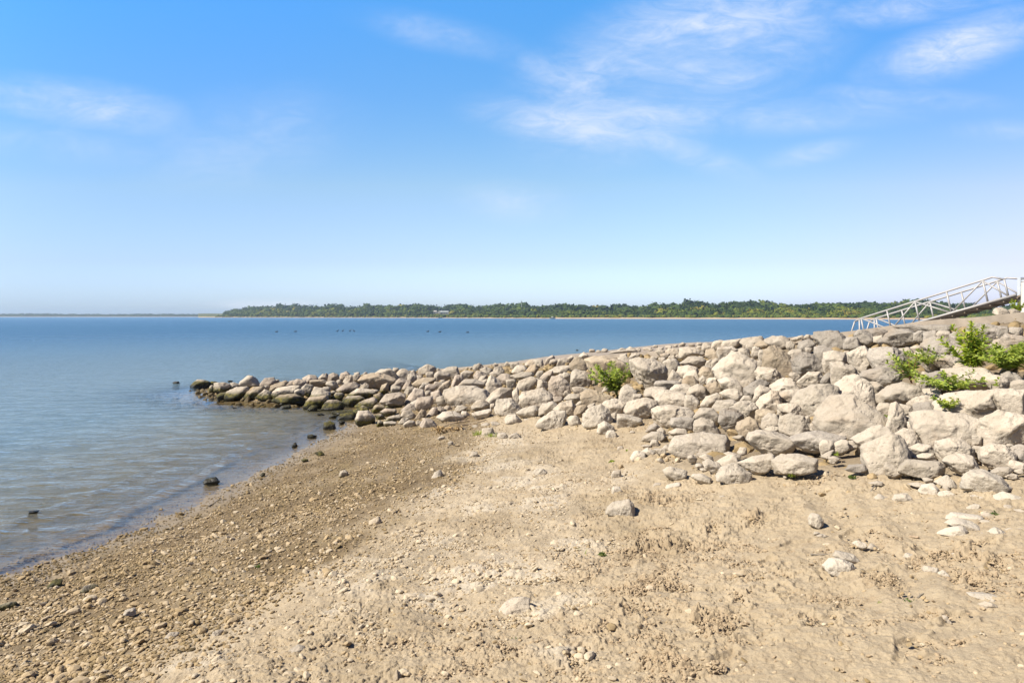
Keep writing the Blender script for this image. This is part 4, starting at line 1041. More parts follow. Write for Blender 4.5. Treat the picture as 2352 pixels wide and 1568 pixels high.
# ---------------------------------------------------------------- rocks
def hull_planes(pts):
    bm = bmesh.new()
    for p in pts: bm.verts.new(p)
    bmesh.ops.convex_hull(bm, input=bm.verts[:], use_existing_faces=False)
    bm.normal_update(); N_, D_ = [], []
    for f in bm.faces:
        n = np.array(f.normal); 
        if f.calc_area() < 1e-9: continue
        dd = float(np.dot(n, np.array(f.verts[0].co)))
        if dd < 0: n, dd = -n, -dd
        N_.append(n); D_.append(max(dd, 1e-4))
    bm.free(); return np.array(N_), np.array(D_)
def rock_shape(lvl, corners, D, seed, lean=None, rough=1.0):
    """a broken block: convex hull of the outline's corners, a smaller front face and a back face, then worn by noise
    corners: (k,2) x,z offsets of the outline seen from the front; D: half depth"""
    r_ = np.random.default_rng(seed); C = np.array(corners, float); size = np.sqrt(np.ptp(C[:, 0])*np.ptp(C[:, 1]))/2
    hgt = np.ptp(C[:, 1]); w_ = np.ptp(C[:, 0]); pts = []
    for c in C: pts.append((c[0], r_.uniform(-.30, .25)*D, c[1]))
    k = len(C); blocky = r_.random() < .62; s1 = r_.uniform(.74, .95) if blocky else r_.uniform(.22, .55); sh = np.array([r_.uniform(-.10, .10)*w_, r_.uniform(-.24, .04)*hgt])
    tip = r_.uniform(-.30, .30); tipz = r_.uniform(-.40, .18)      # the front face leans forward or back
    for j in r_.permutation(k)[:max(4, k-2)]: pts.append((C[j, 0]*s1*r_.uniform(.88, 1.08)+sh[0], -D*(.85+tip*C[j, 0]/w_-tipz*C[j, 1]/hgt*1.2+r_.uniform(-.08, .08)), C[j, 1]*s1*r_.uniform(.70, .90)+sh[1]))
    for j in r_.permutation(k)[:(1 if blocky else 3)]: pts.append((C[j, 0]*.84, -D*r_.uniform(.35, .6), C[j, 1]*.86))
    for j in range(k): pts.append((C[j, 0]*.6, D*r_.uniform(.7, 1.0), C[j, 1]*.6))
    Np, Dp = hull_planes(pts)
    v, f = ICO[lvl]; v = v*np.array([1, 1, 1.0])
    asp = np.array([w_/2, D, hgt/2]); dr = v*asp; dr /= np.linalg.norm(dr, axis=1)[:, None]
    den = dr @ Np.T; t = np.where(den > 1e-6, Dp[None]/np.maximum(den, 1e-6), 1e9)
    t.sort(axis=1); tt = t[:, 0]
    p = dr*tt[:, None]
    q = p/size; off = r_.uniform(-50, 50, 3)
    nn = fbm3(q*1.5+off, 2, seed % 97, .5)*.028 + fbm3(q*4.5+off, 3, seed % 89+7, .55)*.026*rough
    nn -= np.maximum(0, .09-np.abs(fbm3(q*1.7+off*1.3, 2, 5)))*.55*rough       # cracks
    chip = fbm3(q*2.6+off*.7, 2, 9); nn -= sstep(chip, .28, .34)*.045*rough      # spalled ledges
    if lvl >= 4: nn = nn+fbm3(q*14+off, 3, seed % 71+3, .6)*.013*rough
    return p+dr*(nn*size)[:, None], f
def outline_from_poly(pts):
    c = None; P = np.array(pts, float); x0, y0 = P.T; x1, y1 = np.roll(P, -1, 0).T
    cr = x0*y1-x1*y0; Aa = cr.sum()/2; c = np.array([((x0+x1)*cr).sum(), ((y0+y1)*cr).sum()])/(6*Aa)
    th = np.linspace(-np.pi, np.pi, 181)[:-1]; rad = np.zeros(len(th))
    Q = P-c; Q1 = np.roll(Q, -1, 0)
    for i, t in enumerate(th):
        dx, dy_ = math.cos(t), -math.sin(t)     # picture rows run downwards
        best = 0
        for (ax, ay), (bx, by) in zip(Q, Q1):
            ex, ey = bx-ax, by-ay; den = dx*ey-dy_*ex
            if abs(den) < 1e-9: continue
            tt = (ax*ey-ay*ex)/den; u = (ax*dy_-ay*dx)/den
            if tt > 0 and -1e-6 <= u <= 1+1e-6: best = max(best, tt)
        rad[i] = best
    rad = np.maximum(rad, rad.max()*.12); k = np.array([1, 2, 3, 2, 1])/9.
    rad = np.convolve(np.concatenate([rad[-2:], rad, rad[:2]]), k, 'valid')
    return c, th, rad, P
ROCKS = []
for (ox, oy, s), txt in TILES:
    for ln in txt.strip().splitlines():
        if not ln.strip(): continue
        part = ln.split('|'); body = part[0].split(); lab = part[1] if len(part) > 1 else None; short = part[2] if len(part) > 2 else None
        cv = lambda X, Y: ((X/s+ox)*.6125, (Y/s+oy)*.6125)
        if body[0] == 'p':
            pts = []
            for i, t in enumerate(body[1:]):
                if ',' in t: a_, b_ = t.split(','); pts.append((float(a_), float(b_)))
                else: pts.append(float(t))
            if pts and not isinstance(pts[0], tuple): pts = list(zip(pts[::2], pts[1::2]))
            pts = [cv(*q) for q in pts]; c, th, rad, P = outline_from_poly(pts); rg = np.random.default_rng(len(ROCKS)); cor = P-c
            if len(cor) < 7: cor = np.vstack([cor]+[(cor[k_]+cor[(k_+1) % len(cor)])/2*1.02 for k_ in range(len(cor))])
            w = P[:, 0].max()-P[:, 0].min(); hh = P[:, 1].max()-P[:, 1].min(); bot = P[:, 1].max(); top = P[:, 1].min()
        else:
            v = [float(t) for t in body]; cx, cy = cv(v[0], v[1]); w, hh = v[2]/s*.6125, v[3]/s*.6125; rt = R(v[4]) if len(v) > 4 else 0
            th = np.linspace(-np.pi, np.pi, 181)[:-1]; ee = 2.6
            rad = (np.abs(np.cos(th-rt)/(w/2))**ee+np.abs(np.sin(th-rt)/(hh/2))**ee)**(-1/ee)
            rg = np.random.default_rng(int(cx*13+cy*7))
            for k in range(2, 5): rad = rad*(1+rg.uniform(-.09, .09)*np.cos(k*th+rg.uniform(0, 6)))
            ks = rg.integers(5, 8); ta = (np.arange(ks)+rg.uniform(-.30, .30, ks))*2*np.pi/ks+rg.uniform(0, 6); rr_ = np.interp((ta+np.pi) % (2*np.pi)-np.pi, th, rad)*rg.uniform(1.0, 1.2, ks); cor = np.stack([np.cos(ta)*rr_, -np.sin(ta)*rr_], 1)
            c = np.array([cx, cy]); bot = cy+hh/2; top = cy-hh/2
            if rt: ww = abs(w*math.cos(rt))+abs(hh*math.sin(rt))*.6; h2 = abs(w*math.sin(rt))+abs(hh*math.cos(rt)); bot = cy+h2/2; top = cy-h2/2
        ROCKS.append(dict(c=c, th=th, rad=rad, w=w, h=hh, bot=bot, top=top, lab=lab, short=short, cor=cor))
for r in ROCKS: r['area'] = r['w']*r['h']
order = sorted(range(len(ROCKS)), key=lambda i: (ROCKS[i]['lab'] is None, -ROCKS[i]['area']))
keep = set(order[:296])
print('rocks surveyed', len(ROCKS))
BIGV = []; small_v = []; small_f = []; small_n = 0
for i, r in enumerate(ROCKS):
    c = r['c']; near_in = float(in_rip(*[np.array([t_]) for t_ in ground_at(c[0], r['bot'])[:2]])[0]); d0 = hit(c[0], r['bot']-(.03+.10*near_in)*r['h']); base = P2W(c[0], r['bot'], d0)
    rx = (c[0]-CX)/F*d0
    inr = float(in_rip(np.array([rx]), np.array([d0]))[0]); r['rip'] = inr
    g = float(env(np.array([rx]), np.array([d0]))[0])
    wid = math.sqrt(r['w']*r['h'])*d0/F
    D = .5*min(wid*1.15, max(r['w'], r['h'])*d0/F*.75)
    dc = d0+D*(.12+.50*near_in)
    k = dc/F; grow = 1.09
    rad = r['rad']*k*grow
    if inr > .3 or g < 0.02:      # hidden feet reach down between the neighbours or under water
        rad = rad*(1+.22*np.clip(-np.sin(r['th']), 0, 1)**2)
    cor = r['cor']*np.array([1, -1])*k*grow
    if inr > .3 or g < 0.02: cor[:, 1] = np.where(cor[:, 1] < 0, cor[:, 1]*1.5, cor[:, 1])
    big = i in keep
    lvl = 4 if r['area'] > 260 else 3
    if r['area'] > 1800: lvl = 5
    V, Fc = rock_shape(lvl, cor, D, 1000+i*17)
    ctr = P2W(c[0], c[1], dc)
    yaw = math.atan2(-(c[0]-CX), F)   # outline faces the camera's side of the scene
    ca, sa = math.cos(yaw), math.sin(yaw)
    V = V @ np.array([[ca, sa, 0], [-sa, ca, 0], [0, 0, 1]])
    col = (M_PINK if (c[0] < 1010 and i % 2 == 0) else M_PALE)
    if c[0] > 1760 and c[1] < 800-(i%3)*10: col = M_GREY
    if 1100 < c[0] <= 1890 and (i*7) % 10 < 2 and inr > .2: col = M_TAN
    if inr > .2 and c[0] > 1250 and (i*11) % 13 == 0: col = M_GREY
    if c[0] > 1850 and 790 < c[1] < 900 and (i*3) % 5 < 2 and r['area'] < 5000: col = M_GREY
    if 1010 <= c[0] < 1300 and (i % 5 == 0): col = M_PINK
    if c[0] < 1010 and (i % 5 == 0): col = M_TAN
    if near_in < .12 and c[0] > 1000: col = M_CHALK
    if dc > 13 and c[0] > 1402 and c[1] < 813 and c[0] < 1760: col = M_DRYL
    r['ctr'] = ctr; r['d'] = dc
    if big:
        me = mesh_np('rock', V, Fc, True, None, col)
        nm = 'boulder' if r['area'] > 1500 else 'rock'
        o = link(nm, me); o.location = ctr; r['obj'] = o
    else:
        small_v.append(V+ctr); small_f.append(Fc+small_n); small_n += len(V)
tag(link('small_rocks', mesh_np('small_rocks', np.vstack(small_v), np.vstack(small_f), True, None, M_PALE)),
    'many small stones wedged between and beside the larger rocks', 'small rocks', kind='stuff')

# names for the rocks: each is told by the named rock it lies next to
LM = [r for r in ROCKS if r.get('obj') and r['short']]
for r in LM: r['obj']['label'] = r['lab']
used = set(r['lab'] for r in LM)
def direction(a, b):
    dx, dy_ = a[0]-b[0], -(a[1]-b[1])*1.15; an = math.degrees(math.atan2(dy_, dx)) % 360
    return ['right of', 'above right of', 'above', 'above left of', 'left of', 'below left of', 'below', 'below right of'][int(((an+22.5) % 360)//45)]
def look(r):
    s = math.sqrt(r['area']); sz = 'large' if s > 55 else ('small' if s < 24 else 'medium')
    asp = r['w']/max(r['h'], 1); sh = 'flat' if asp > 2.1 else ('long' if asp > 1.55 else ('upright' if asp < .8 else 'chunky'))
    zc = 'pale'
    m_ = r['obj'].data.materials[0].name
    zc = {'pale_limestone': 'pale', 'grey_limestone': 'grey', 'pinkish_limestone': 'pinkish', 'tan_limestone': 'tan', 'dry_limestone': 'pale', 'chalky_limestone': 'white'}[m_]
    if r['ctr'][2] < .12 and hit(r['c'][0], r['bot']) and float(env(np.array([r['ctr'][0]]), np.array([r['ctr'][1]]))[0]) < .05: zc = 'mossy'
    return sz, sh, zc
ORD = ['', 'second ', 'third ', 'fourth ', 'fifth ', 'sixth ', 'seventh ', 'eighth ']
rest = [r for r in ROCKS if r.get('obj') and not r['short']]
pairs = {}
for r in rest:
    if r['lab']: continue
    best = sorted(((math.hypot(r['c'][0]-l['c'][0], (r['c'][1]-l['c'][1])*1.4)), j) for j, l in enumerate(LM))[0]
    l = LM[best[1]]; pairs.setdefault((best[1], direction(r['c'], l['c'])), []).append((best[0], id(r), r))
for (j, dr), lst in pairs.items():
    for n, (_, _, r) in enumerate(sorted(lst)):
        sz, sh, zc = look(r)
        lab = f"{sz} {sh} {zc} rock, {ORD[min(n, 7)]}{'nearest' if n == 0 else 'out'} {dr} the {LM[j]['short']}"
        r['obj']['label'] = lab
for r in rest:
    if r['lab']: r['obj']['label'] = r['lab']
for r in ROCKS:
    if r.get('obj'):
        o = r['obj']; o['category'] = 'boulder' if o.name.startswith('boulder') else 'rock'
        o['group'] = 'rocks of the limestone pile' if r['rip'] > .1 else ('rocks of the spit and shallows' if r['ctr'][2] < .25 else 'loose rocks on the beach')

# ---------------------------------------------------------------- rubble and pebbles
def scatter(name, X, Y, Z, S, lvl, mt, colr, seed, flat=.6, emb=.25, smooth=False):
    r_ = np.random.default_rng(seed); v, f = ICO[lvl]; n = len(X); nv = len(v)
    th = r_.uniform(0, 2*np.pi, n); sc = np.stack([S*r_.uniform(.75, 1.35, n), S*r_.uniform(.6, 1.0, n), S*flat*r_.uniform(.7, 1.3, n)], 1)
    # eight base shapes, jittered per stone
    bases = []
    for k in range(14):
        q = v*(1+.20*fbm3(v*1.2+k*9.7, 2, k)[:, None]); 
        for _ in range(5):
            nn = r_.normal(size=3); nn /= np.linalg.norm(nn); dd = q @ nn; lim = dd.max()*r_.uniform(.6, .85); q = q-nn*(np.maximum(dd-lim, 0)*.95)[:, None]
        bases.append(q)
    bases = np.array(bases); B = bases[r_.integers(0, 14, n)]
    V = B*sc[:, None, :]
    tx, ty = r_.normal(0, .22, n), r_.normal(0, .22, n)
    V[:, :, 2] += V[:, :, 0]*tx[:, None]+V[:, :, 1]*ty[:, None]
    c_, s_ = np.cos(th)[:, None], np.sin(th)[:, None]
    vx = V[:, :, 0]*c_-V[:, :, 1]*s_; vy = V[:, :, 0]*s_+V[:, :, 1]*c_
    V = np.stack([vx+X[:, None], vy+Y[:, None], V[:, :, 2]+(Z+S*flat*(1-2*emb))[:, None]], 2)
    Fc = (f[None]+(np.arange(n)*nv)[:, None, None]).reshape(-1, 3)
    at = {'tone': ('FLOAT', np.repeat(colr, nv))}
    return mesh_np(name, V.reshape(-1, 3), Fc, smooth, at, mt)
def pebble_mat():
    m, nt, b, out = mat('pebble_stone'); P = wpos(nt)
    a = nt.nodes.new('ShaderNodeAttribute'); a.attribute_name = 'tone'; t = a.outputs['Fac']
    cr = nt.nodes.new('ShaderNodeValToRGB'); nt.links.new(t, cr.inputs[0]); e = cr.color_ramp.elements
    e[0].position = 0; e[0].color = (0.10, 0.08, 0.045, 1); e[1].position = 1; e[1].color = (0.50, 0.43, 0.33, 1)
    for p, c in ((.2, (0.22, 0.165, 0.085, 1)), (.4, (0.285, 0.215, 0.12, 1)), (.6, (0.36, 0.275, 0.165, 1)), (.8, (0.42, 0.34, 0.235, 1))):
        q = e.new(p); q.color = c
    n = noise(nt, P, 60, 4, .6); c = mixc(nt, mth(nt, 'MULTIPLY', mrange(nt, n, .5, .7), .4), cr.outputs[0], (0.2, 0.155, 0.09))
    c = mixc(nt, 1.0, c, (.87, .84, .77), 'MULTIPLY')
    nt.links.new(c, b.inputs['Base Color']); b.inputs['Roughness'].default_value = .85; bump(nt, b, n, .5, .006); return m
M_PEB = pebble_mat()
# rubble fills the gaps of the pile
r_ = np.random.default_rng(5); n = 26000
X = r_.uniform(-12, 13, n); Y = r_.uniform(4, 30, n); ir = in_rip(X, Y); a_, q_ = along(X, Y)
ok = (ir > .25) & (q_ < .1) & (np.abs(X/Y) < .85); X, Y, ir = X[ok], Y[ok], ir[ok]; E = env(X, Y)
S = .035+.085*r_.random(len(X))**2
X2 = r_.uniform(-3, 9, 9000); Y2 = r_.uniform(4, 15, 9000); up_ = in_rip(X2+.40, Y2+.20); o2 = (up_ > .10) & (in_rip(X2, Y2) < .35) & (np.abs(X2/Y2) < .8) & (r_.random(9000) < .55)
X2, Y2 = X2[o2], Y2[o2]; S2 = .010+.038*r_.random(len(X2))**2.2
tn = np.append(np.clip(.36+.14*r_.normal(size=len(X))-.4*(E < .12), .05, 1), np.clip(.75+.12*r_.normal(size=len(X2)), 0, 1))  # pile rubble toned darker than the spill, painted shade to deepen the gaps
X = np.append(X, X2); Y = np.append(Y, Y2); S = np.append(S, S2); E = np.append(E, env(X2, Y2)+.135)
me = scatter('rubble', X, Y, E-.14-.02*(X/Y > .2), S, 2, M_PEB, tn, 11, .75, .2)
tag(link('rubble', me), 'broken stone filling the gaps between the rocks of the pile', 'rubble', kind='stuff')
# beach pebbles: crowded near the water, in pale patches higher up
def sample(n, dmin, dmax, seed):
    r_ = np.random.default_rng(seed); v = r_.uniform(1/dmax, 1/dmin, n); dd = 1/v; aa = r_.uniform(R(-41), R(43), n); return dd*np.sin(aa), dd*np.cos(aa), r_
X, Y, r_ = sample(460000, 2.2, 24, 31)
z, px, py, xp, crumb, whit, wet, rip = fields(X, Y)
cl = sstep(fbm2(xp*3.2, Y*.7, 4, 91)+.12, -.30, .45)
streak = sstep(fbm2(X*1.1+Y*.5, Y*.55, 3, 95), -.1, .45)
dens = np.where(xp < 3.4, (.45+.9*cl)*sstep(xp, -.9, .35)*(1-.6*sstep(xp, 2.3, 3.1)*(1-streak)), .025+1.1*whit+.25*cl*sstep(-xp, -6.0, -3.4)+.08*crumb)
dens = dens*(1-.8*rip)*(np.hypot(X, Y) > 2.2)
dens = np.where(xp < 0, dens*.35, dens)
ok = r_.random(len(X)) < dens*.80*(.30+.70*sstep(np.hypot(X, Y), 2.2, 7)); 
X, Y, z, xp, wet, rip, whit = X[ok], Y[ok], z[ok], xp[ok], wet[ok], rip[ok], whit[ok]
a_, q_ = along(X, Y); ok = q_ < -.2; X, Y, z, xp, wet, whit = X[ok], Y[ok], z[ok], xp[ok], wet[ok], whit[ok]
d = np.hypot(X, Y); n = len(X)
S = .0040+.0125*r_.random(n)**2.0+.026*(r_.random(n) < .035)*r_.random(n)
S = np.maximum(S*np.where(xp < 3.6, 1.12, .85), d*.0011)
h0 = .035*fbm2(X*.7, Y*.7, 3, 3)*sstep(xp, -.5, 1.5)+.012*fbm2(X*3.1, Y*3.1, 3, 5)*(1-.5*(xp < 0))+.0055*fbm2(X*14, Y*14, 3, 8)
tone = np.where(xp < .5, .15, np.where(xp < 3.5, .46+.12*fbm2(X*.9, Y*.9, 3, 66), .78))+.19*r_.normal(size=n)+.12*whit+.25*(S > .016)
tone = np.clip(tone, 0, 1)
far_ = d > 6
for nm, mk, lv in (('pebbles', ~far_, 2), ('pebbles', far_, 1)):
    me = scatter('pebbles', X[mk], Y[mk], (z+h0)[mk], S[mk], lv, M_PEB, tone[mk], 12+lv, .55, .22)
    tag(link(nm, me), 'small stones scattered thickly over the damp beach' if lv == 2 else 'small stones scattered over the farther part of the beach', 'pebbles', kind='stuff')
print('pebbles', n)
def clod_mat():
    m, nt, b, out = mat('dried_mud'); P = wpos(nt); n = noise(nt, P, 40, 4, .6)
    nt.links.new(mixc(nt, mrange(nt, n, .35, .65), (0.37, 0.285, 0.18), (0.27, 0.20, 0.125)), b.inputs['Base Color']); b.inputs['Roughness'].default_value = .95; bump(nt, b, n, .5, .006); return m
X, Y, r_ = sample(600000, 2.2, 11, 57); z, px, py, xp, crumb, whit, wet, rip = fields(X, Y)
ok = r_.random(len(X)) < (crumb**1.1*.80+.012*(xp > 3.4))*(.40+.60*sstep(np.hypot(X, Y), 2.2, 6))*(1-rip); X, Y, z = X[ok], Y[ok], z[ok]; n = len(X)
crumb = crumb[ok]; h0 = .035*fbm2(X*.7, Y*.7, 3, 3)+.012*fbm2(X*3.1, Y*3.1, 3, 5)+.0055*fbm2(X*14, Y*14, 3, 8)+crumb*.010
S = np.maximum(.0024+.0110*r_.random(n)**3.4, np.hypot(X, Y)*.001)
tag(link('mud_crumbs', scatter('mud_crumbs', X, Y, z+h0, S, 1, clod_mat(), np.ones(n), 77, .62, .3)), 'trampled crumbs of dried mud in patches on the sand', 'mud crumbs', kind='stuff')
print('clods', n)
# ---------------------------------------------------------------- far shores and woods
DP = [430, 480, 700, 1000, 1286, 1840, 2352, 3100]; DD = [1300, 1200, 1050, 850, 620, 500, 430, 380]
PROF_X = [470, 500, 520, 545, 600, 700, 760, 800, 870, 960, 1000, 1040, 1085, 1130, 1185, 1205, 1230, 1290, 1320, 1400, 1500, 1540, 1600, 1630, 1700, 1725, 1770, 1800, 1870, 1930, 2000, 2060, 2100, 2187, 2230, 2274, 2352, 3100]
PROF_V = [724, 722, 716, 710, 704, 701.5, 701.5, 704, 702, 701, 703, 703, 703, 704, 697, 699, 706, 702, 703, 705, 701, 697, 694, 695, 694.5, 697, 696, 701, 699, 698, 699, 696, 694, 700, 702, 707, 708, 708]
def shore_pt(px, off):
    d = np.interp(px, DP, DD)+off; return np.array([(px-CX)/F*d, d])
def land(name, pxs, dfun, prof, label, m):
    V = []; n = len(pxs)
    for off, z0 in prof:
        for px in pxs:
            d = dfun(px)+off; V.append([(px-CX)/F*d, d, z0+(.25*math.sin(px*.07) if z0 > 1 else 0)])
    f = [[i*n+j, i*n+j+1, (i+1)*n+j+1, (i+1)*n+j] for i in range(len(prof)-1) for j in range(n-1)]
    o = link(name, mesh_np(name, np.array(V), np.array(f), True, None, m)); tag(o, kind='structure'); return o
def land_mat():
    m, nt, b, out = mat('far_land'); P = wpos(nt); sp = nt.nodes.new('ShaderNodeSeparateXYZ'); nt.links.new(P, sp.inputs[0])
    n = noise(nt, P, .05, 4, .6); zz = mth(nt, 'ADD', sp.outputs[2], mth(nt, 'MULTIPLY', mth(nt, 'SUBTRACT', n, .5), .8))
    c = mixc(nt, mrange(nt, zz, .9, 1.3), (0.42, 0.31, 0.20), mixc(nt, mrange(nt, n, .4, .6), (0.10, 0.105, 0.035), (0.07, 0.08, 0.03)))
    nt.links.new(c, b.inputs['Base Color']); b.inputs['Roughness'].default_value = .95; return m
M_LAND = land_mat()
land('headland_terrain', np.arange(455, 3100, 12), lambda p: np.interp(p, DP, DD), [(-6, -.4), (0, .05), (14, .8), (22, 1.1), (40, 2.2), (90, 3.6), (260, 7.0), (420, 8.5)], None, M_LAND)
land('far_shore_terrain', np.arange(-700, 620, 20), lambda p: 2250+0*p, [(-10, .2), (0, 1.4), (30, 2.0), (200, 3), (500, 6)], None, M_LAND)
land('distant_shore_terrain', np.arange(-4000, -600, 60), lambda p: 2250+0*p, [(-10, .2), (0, 1.4), (30, 2.0), (200, 3), (500, 6)], None, M_LAND)

def foliage_mat(name, bluish=0.0):
    m, nt, b, out = mat(name)
    a = nt.nodes.new('ShaderNodeAttribute'); a.attribute_name = 'tone'
    cr = nt.nodes.new('ShaderNodeValToRGB'); nt.links.new(a.outputs['Fac'], cr.inputs[0]); e = cr.color_ramp.elements
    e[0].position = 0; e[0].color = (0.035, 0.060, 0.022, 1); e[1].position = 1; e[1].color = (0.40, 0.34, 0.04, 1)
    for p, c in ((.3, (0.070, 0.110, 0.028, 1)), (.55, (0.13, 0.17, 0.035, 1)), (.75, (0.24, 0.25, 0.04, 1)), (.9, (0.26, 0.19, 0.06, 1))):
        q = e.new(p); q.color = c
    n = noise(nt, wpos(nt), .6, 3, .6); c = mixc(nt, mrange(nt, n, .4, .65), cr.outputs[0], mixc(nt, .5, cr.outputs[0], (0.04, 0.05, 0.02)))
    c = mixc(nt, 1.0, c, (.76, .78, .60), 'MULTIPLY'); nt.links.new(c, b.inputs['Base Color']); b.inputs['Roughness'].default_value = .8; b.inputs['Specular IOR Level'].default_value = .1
    tr = nt.nodes.new('ShaderNodeBsdfTranslucent'); nt.links.new(c, tr.inputs[0]); mx = nt.nodes.new('ShaderNodeMixShader'); mx.inputs[0].default_value = .1
    nt.links.new(b.outputs[0], mx.inputs[1]); nt.links.new(tr.outputs[0], mx.inputs[2]); nt.links.new(mx.outputs[0], out.inputs[0]); return m
M_FOL = foliage_mat('woodland_leaves')
def crowns(L, name, label, seed, nq=90, core=True):
    """L rows: x, y, base z, top z, half width, tone.  Leaf clumps fill each crown around a lumpy core."""
    r_ = np.random.default_rng(seed); Vs = []; Fs = []; Ts = []; k = 0
    v2, f2 = ICO[2]
    for (cx, cy, zb, zt, hw, tone) in L:
        hh = (zt-zb)/2; cz = (zt+zb)/2
        if core:
            q = v2*(1+.30*fbm3(v2*1.7+r_.uniform(-40, 40, 3), 3, 4)[:, None])*np.array([hw*.86, hw*.86, hh*.92])+np.array([cx, cy, cz])
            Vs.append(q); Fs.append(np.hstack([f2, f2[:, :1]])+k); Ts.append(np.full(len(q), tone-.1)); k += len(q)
        # leaf clumps
        dr = r_.normal(size=(nq, 3)); dr /= np.linalg.norm(dr, axis=1)[:, None]; rr = r_.uniform(.72, 1.07, nq)[:, None]
        lump = (1+.25*fbm3(dr*2.2+cx*.01, 2, 6))[:, None]
        c = dr*rr*lump*np.array([hw, hw, hh])+np.array([cx, cy, cz]); sz = (hw*.135*r_.uniform(.5, 1.3, nq))[:, None]
        a = r_.normal(size=(nq, 3)); a /= np.linalg.norm(a, axis=1)[:, None]; b = np.cross(a, dr+r_.normal(0, .5, (nq, 3))); b /= np.linalg.norm(b, axis=1)[:, None]+1e-9
        q = np.stack([c-a*sz-b*sz*.7, c+a*sz-b*sz*.6, c+a*sz*.8+b*sz, c-a*sz*.7+b*sz*.8], 1).reshape(-1, 3)
        Vs.append(q); Fs.append(np.arange(nq*4).reshape(-1, 4)+k); Ts.append(np.repeat(np.clip(tone+r_.normal(0, .07, nq), 0, 1), 4)); k += nq*4
    V = np.vstack(Vs); Fc = np.vstack(Fs)
    me = bpy.data.meshes.new(name); me.from_pydata(V.tolist(), [], [list(dict.fromkeys(f)) for f in Fc.tolist()]); me.update()
    at = me.attributes.new('tone', 'FLOAT', 'POINT'); at.data.foreach_set('value', np.clip(np.concatenate(Ts), 0, 1).astype(np.float32))
    me.polygons.foreach_set('use_smooth', [True]*len(me.polygons)); me.materials.append(M_FOL)
    o = link(name, me); tag(o, label, 'woods', kind='stuff'); return o
r_ = np.random.default_rng(99)
YEL = [(560, 655, .35), (725, 790, .3), (1780, 1880, .4), (1905, 1990, .4), (1520, 1560, .4), (1700, 1740, .3), (860, 870, .3)]
front, back, brush = [], [], []
for layer, (off, fr, hw, step) in enumerate([(46, .42, 5.2, 7.5), (75, .58, 6.5, 9.0), (115, .74, 7.2, 10.5), (170, .88, 8.0, 12), (250, 1.0, 8.6, 13)]):
    px = 512.0+layer*5
    while px < 3000:
        d = np.interp(px, DP, DD)+off+r_.uniform(-12, 12)
        stepx = step*F/d*r_.uniform(.6, 1.1)*.95
        sv = HV+F*CAMH/np.interp(px, DP, DD); pv = np.interp(px, PROF_X, PROF_V)
        gap = 985 < px < 1090
        f_ = fr
        if gap and layer == 0: f_ = .33
        if (gap and 0 < layer < 4 and px < 1035) : px += stepx; continue
        top = sv-(sv-pv)*f_*(r_.choice([r_.uniform(.86, 1.0), r_.uniform(1.0, 1.16)]) if layer > 2 else r_.uniform(.85, 1.1))*1.05
        zt = CAMH-(top-HV)/F*d; zb = np.interp(off, [0, 22, 40, 90, 260, 420], [.05, 1.1, 2.2, 3.6, 7, 8.5])-.8
        zt = max(zt, zb+2.5); w_ = hw*r_.uniform(.65, 1.5)*(1.15 if layer > 2 else 1)*min(1, .35+(zt-zb)/11)
        tone = r_.choice([.15, .25, .35, .45, .55, .68], p=[.16, .24, .24, .18, .12, .06]); tone += .1*math.sin(px*.02+layer)
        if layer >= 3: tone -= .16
        for a0, a1, w0 in YEL:
            if a0 < px < a1 and layer < 3: tone += w0*r_.uniform(.3, 1)
        if r_.random() < .02: tone = .9
        (front if layer < 3 else back).append([(px-CX)/F*d, d, max(zb, zt-hw*2.6), zt, w_, min(max(tone, .02), 1)])
        px += stepx
for px in np.arange(495, 3000, 1):
    d = np.interp(px, DP, DD)+(22 if px > 1270 else 9)+r_.uniform(0, 20); 
    if r_.random() < .75*500/d+.2:
        hz = r_.uniform(.9, 2.6)*(1.1 if px > 1286 else 1.3); brush.append([(px-CX)/F*d, d, .6, 1.0+hz, r_.uniform(1.4, 3.2), r_.choice([.35, .5, .62, .72, .9], p=[.3, .3, .2, .15, .05])])
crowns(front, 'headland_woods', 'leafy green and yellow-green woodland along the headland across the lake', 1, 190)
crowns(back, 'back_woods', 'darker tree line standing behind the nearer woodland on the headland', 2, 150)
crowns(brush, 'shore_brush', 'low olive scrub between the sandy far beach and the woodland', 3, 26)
farl = []
for layer, (off, hz) in enumerate([(60, 5.0), (140, 7.5), (260, 8.6)]):
    px = -900.0
    while px < 560:
        d = 2250+off; zt = 1.6+1.08*hz*r_.uniform(.75, 1.1)*(1+.12*math.sin(px*.021)+.1*math.sin(px*.007+1)); w_ = r_.uniform(7, 12)
        farl.append([(px-CX)/F*d, d, 0, zt, w_, r_.uniform(0, .25)]); px += w_*1.1*F/d
crowns(farl, 'far_woods', 'thin bluish line of woods on the farthest shore at left', 4, 40)

# the tallest single tree by the mast, and bare snags on the far beach
def snag(px, v0, v1, d, name, label, spread=.35):
    r_ = np.random.default_rng(int(px)); g = P2W(px, v0, d); H = (v0-v1)/F*d; m = MB()
    m.tube([g-np.array([0, 0, .5]), g+np.array([.05*H, 0, H*.35]), g+np.array([0, 0, H*.6])], [.045*H, .035*H, .02*H], 6); root = m.build(name, M_BARK)
    b = MB()
    for k in range(7):
        a = r_.uniform(0, 6.28); z0 = r_.uniform(.3, .6)*H; p0 = g+np.array([0, 0, z0]); p1 = p0+np.array([math.cos(a)*spread*H*.6, math.sin(a)*spread*H*.4, .25*H]); p2 = p1+np.array([math.cos(a)*spread*H*.5, 0, r_.uniform(.05, .25)*H])
        b.tube([p0, p1, p2], [.02*H, .013*H, .006*H], 5)
    br = b.build('branches', M_BARK, root)
    tag(root, label, 'dead tree'); return root
snag((1930/3.36+1450)*.6125, 730, 716, 700, 'dead_tree', 'pale forked dead tree standing on the far beach in front of the woods')
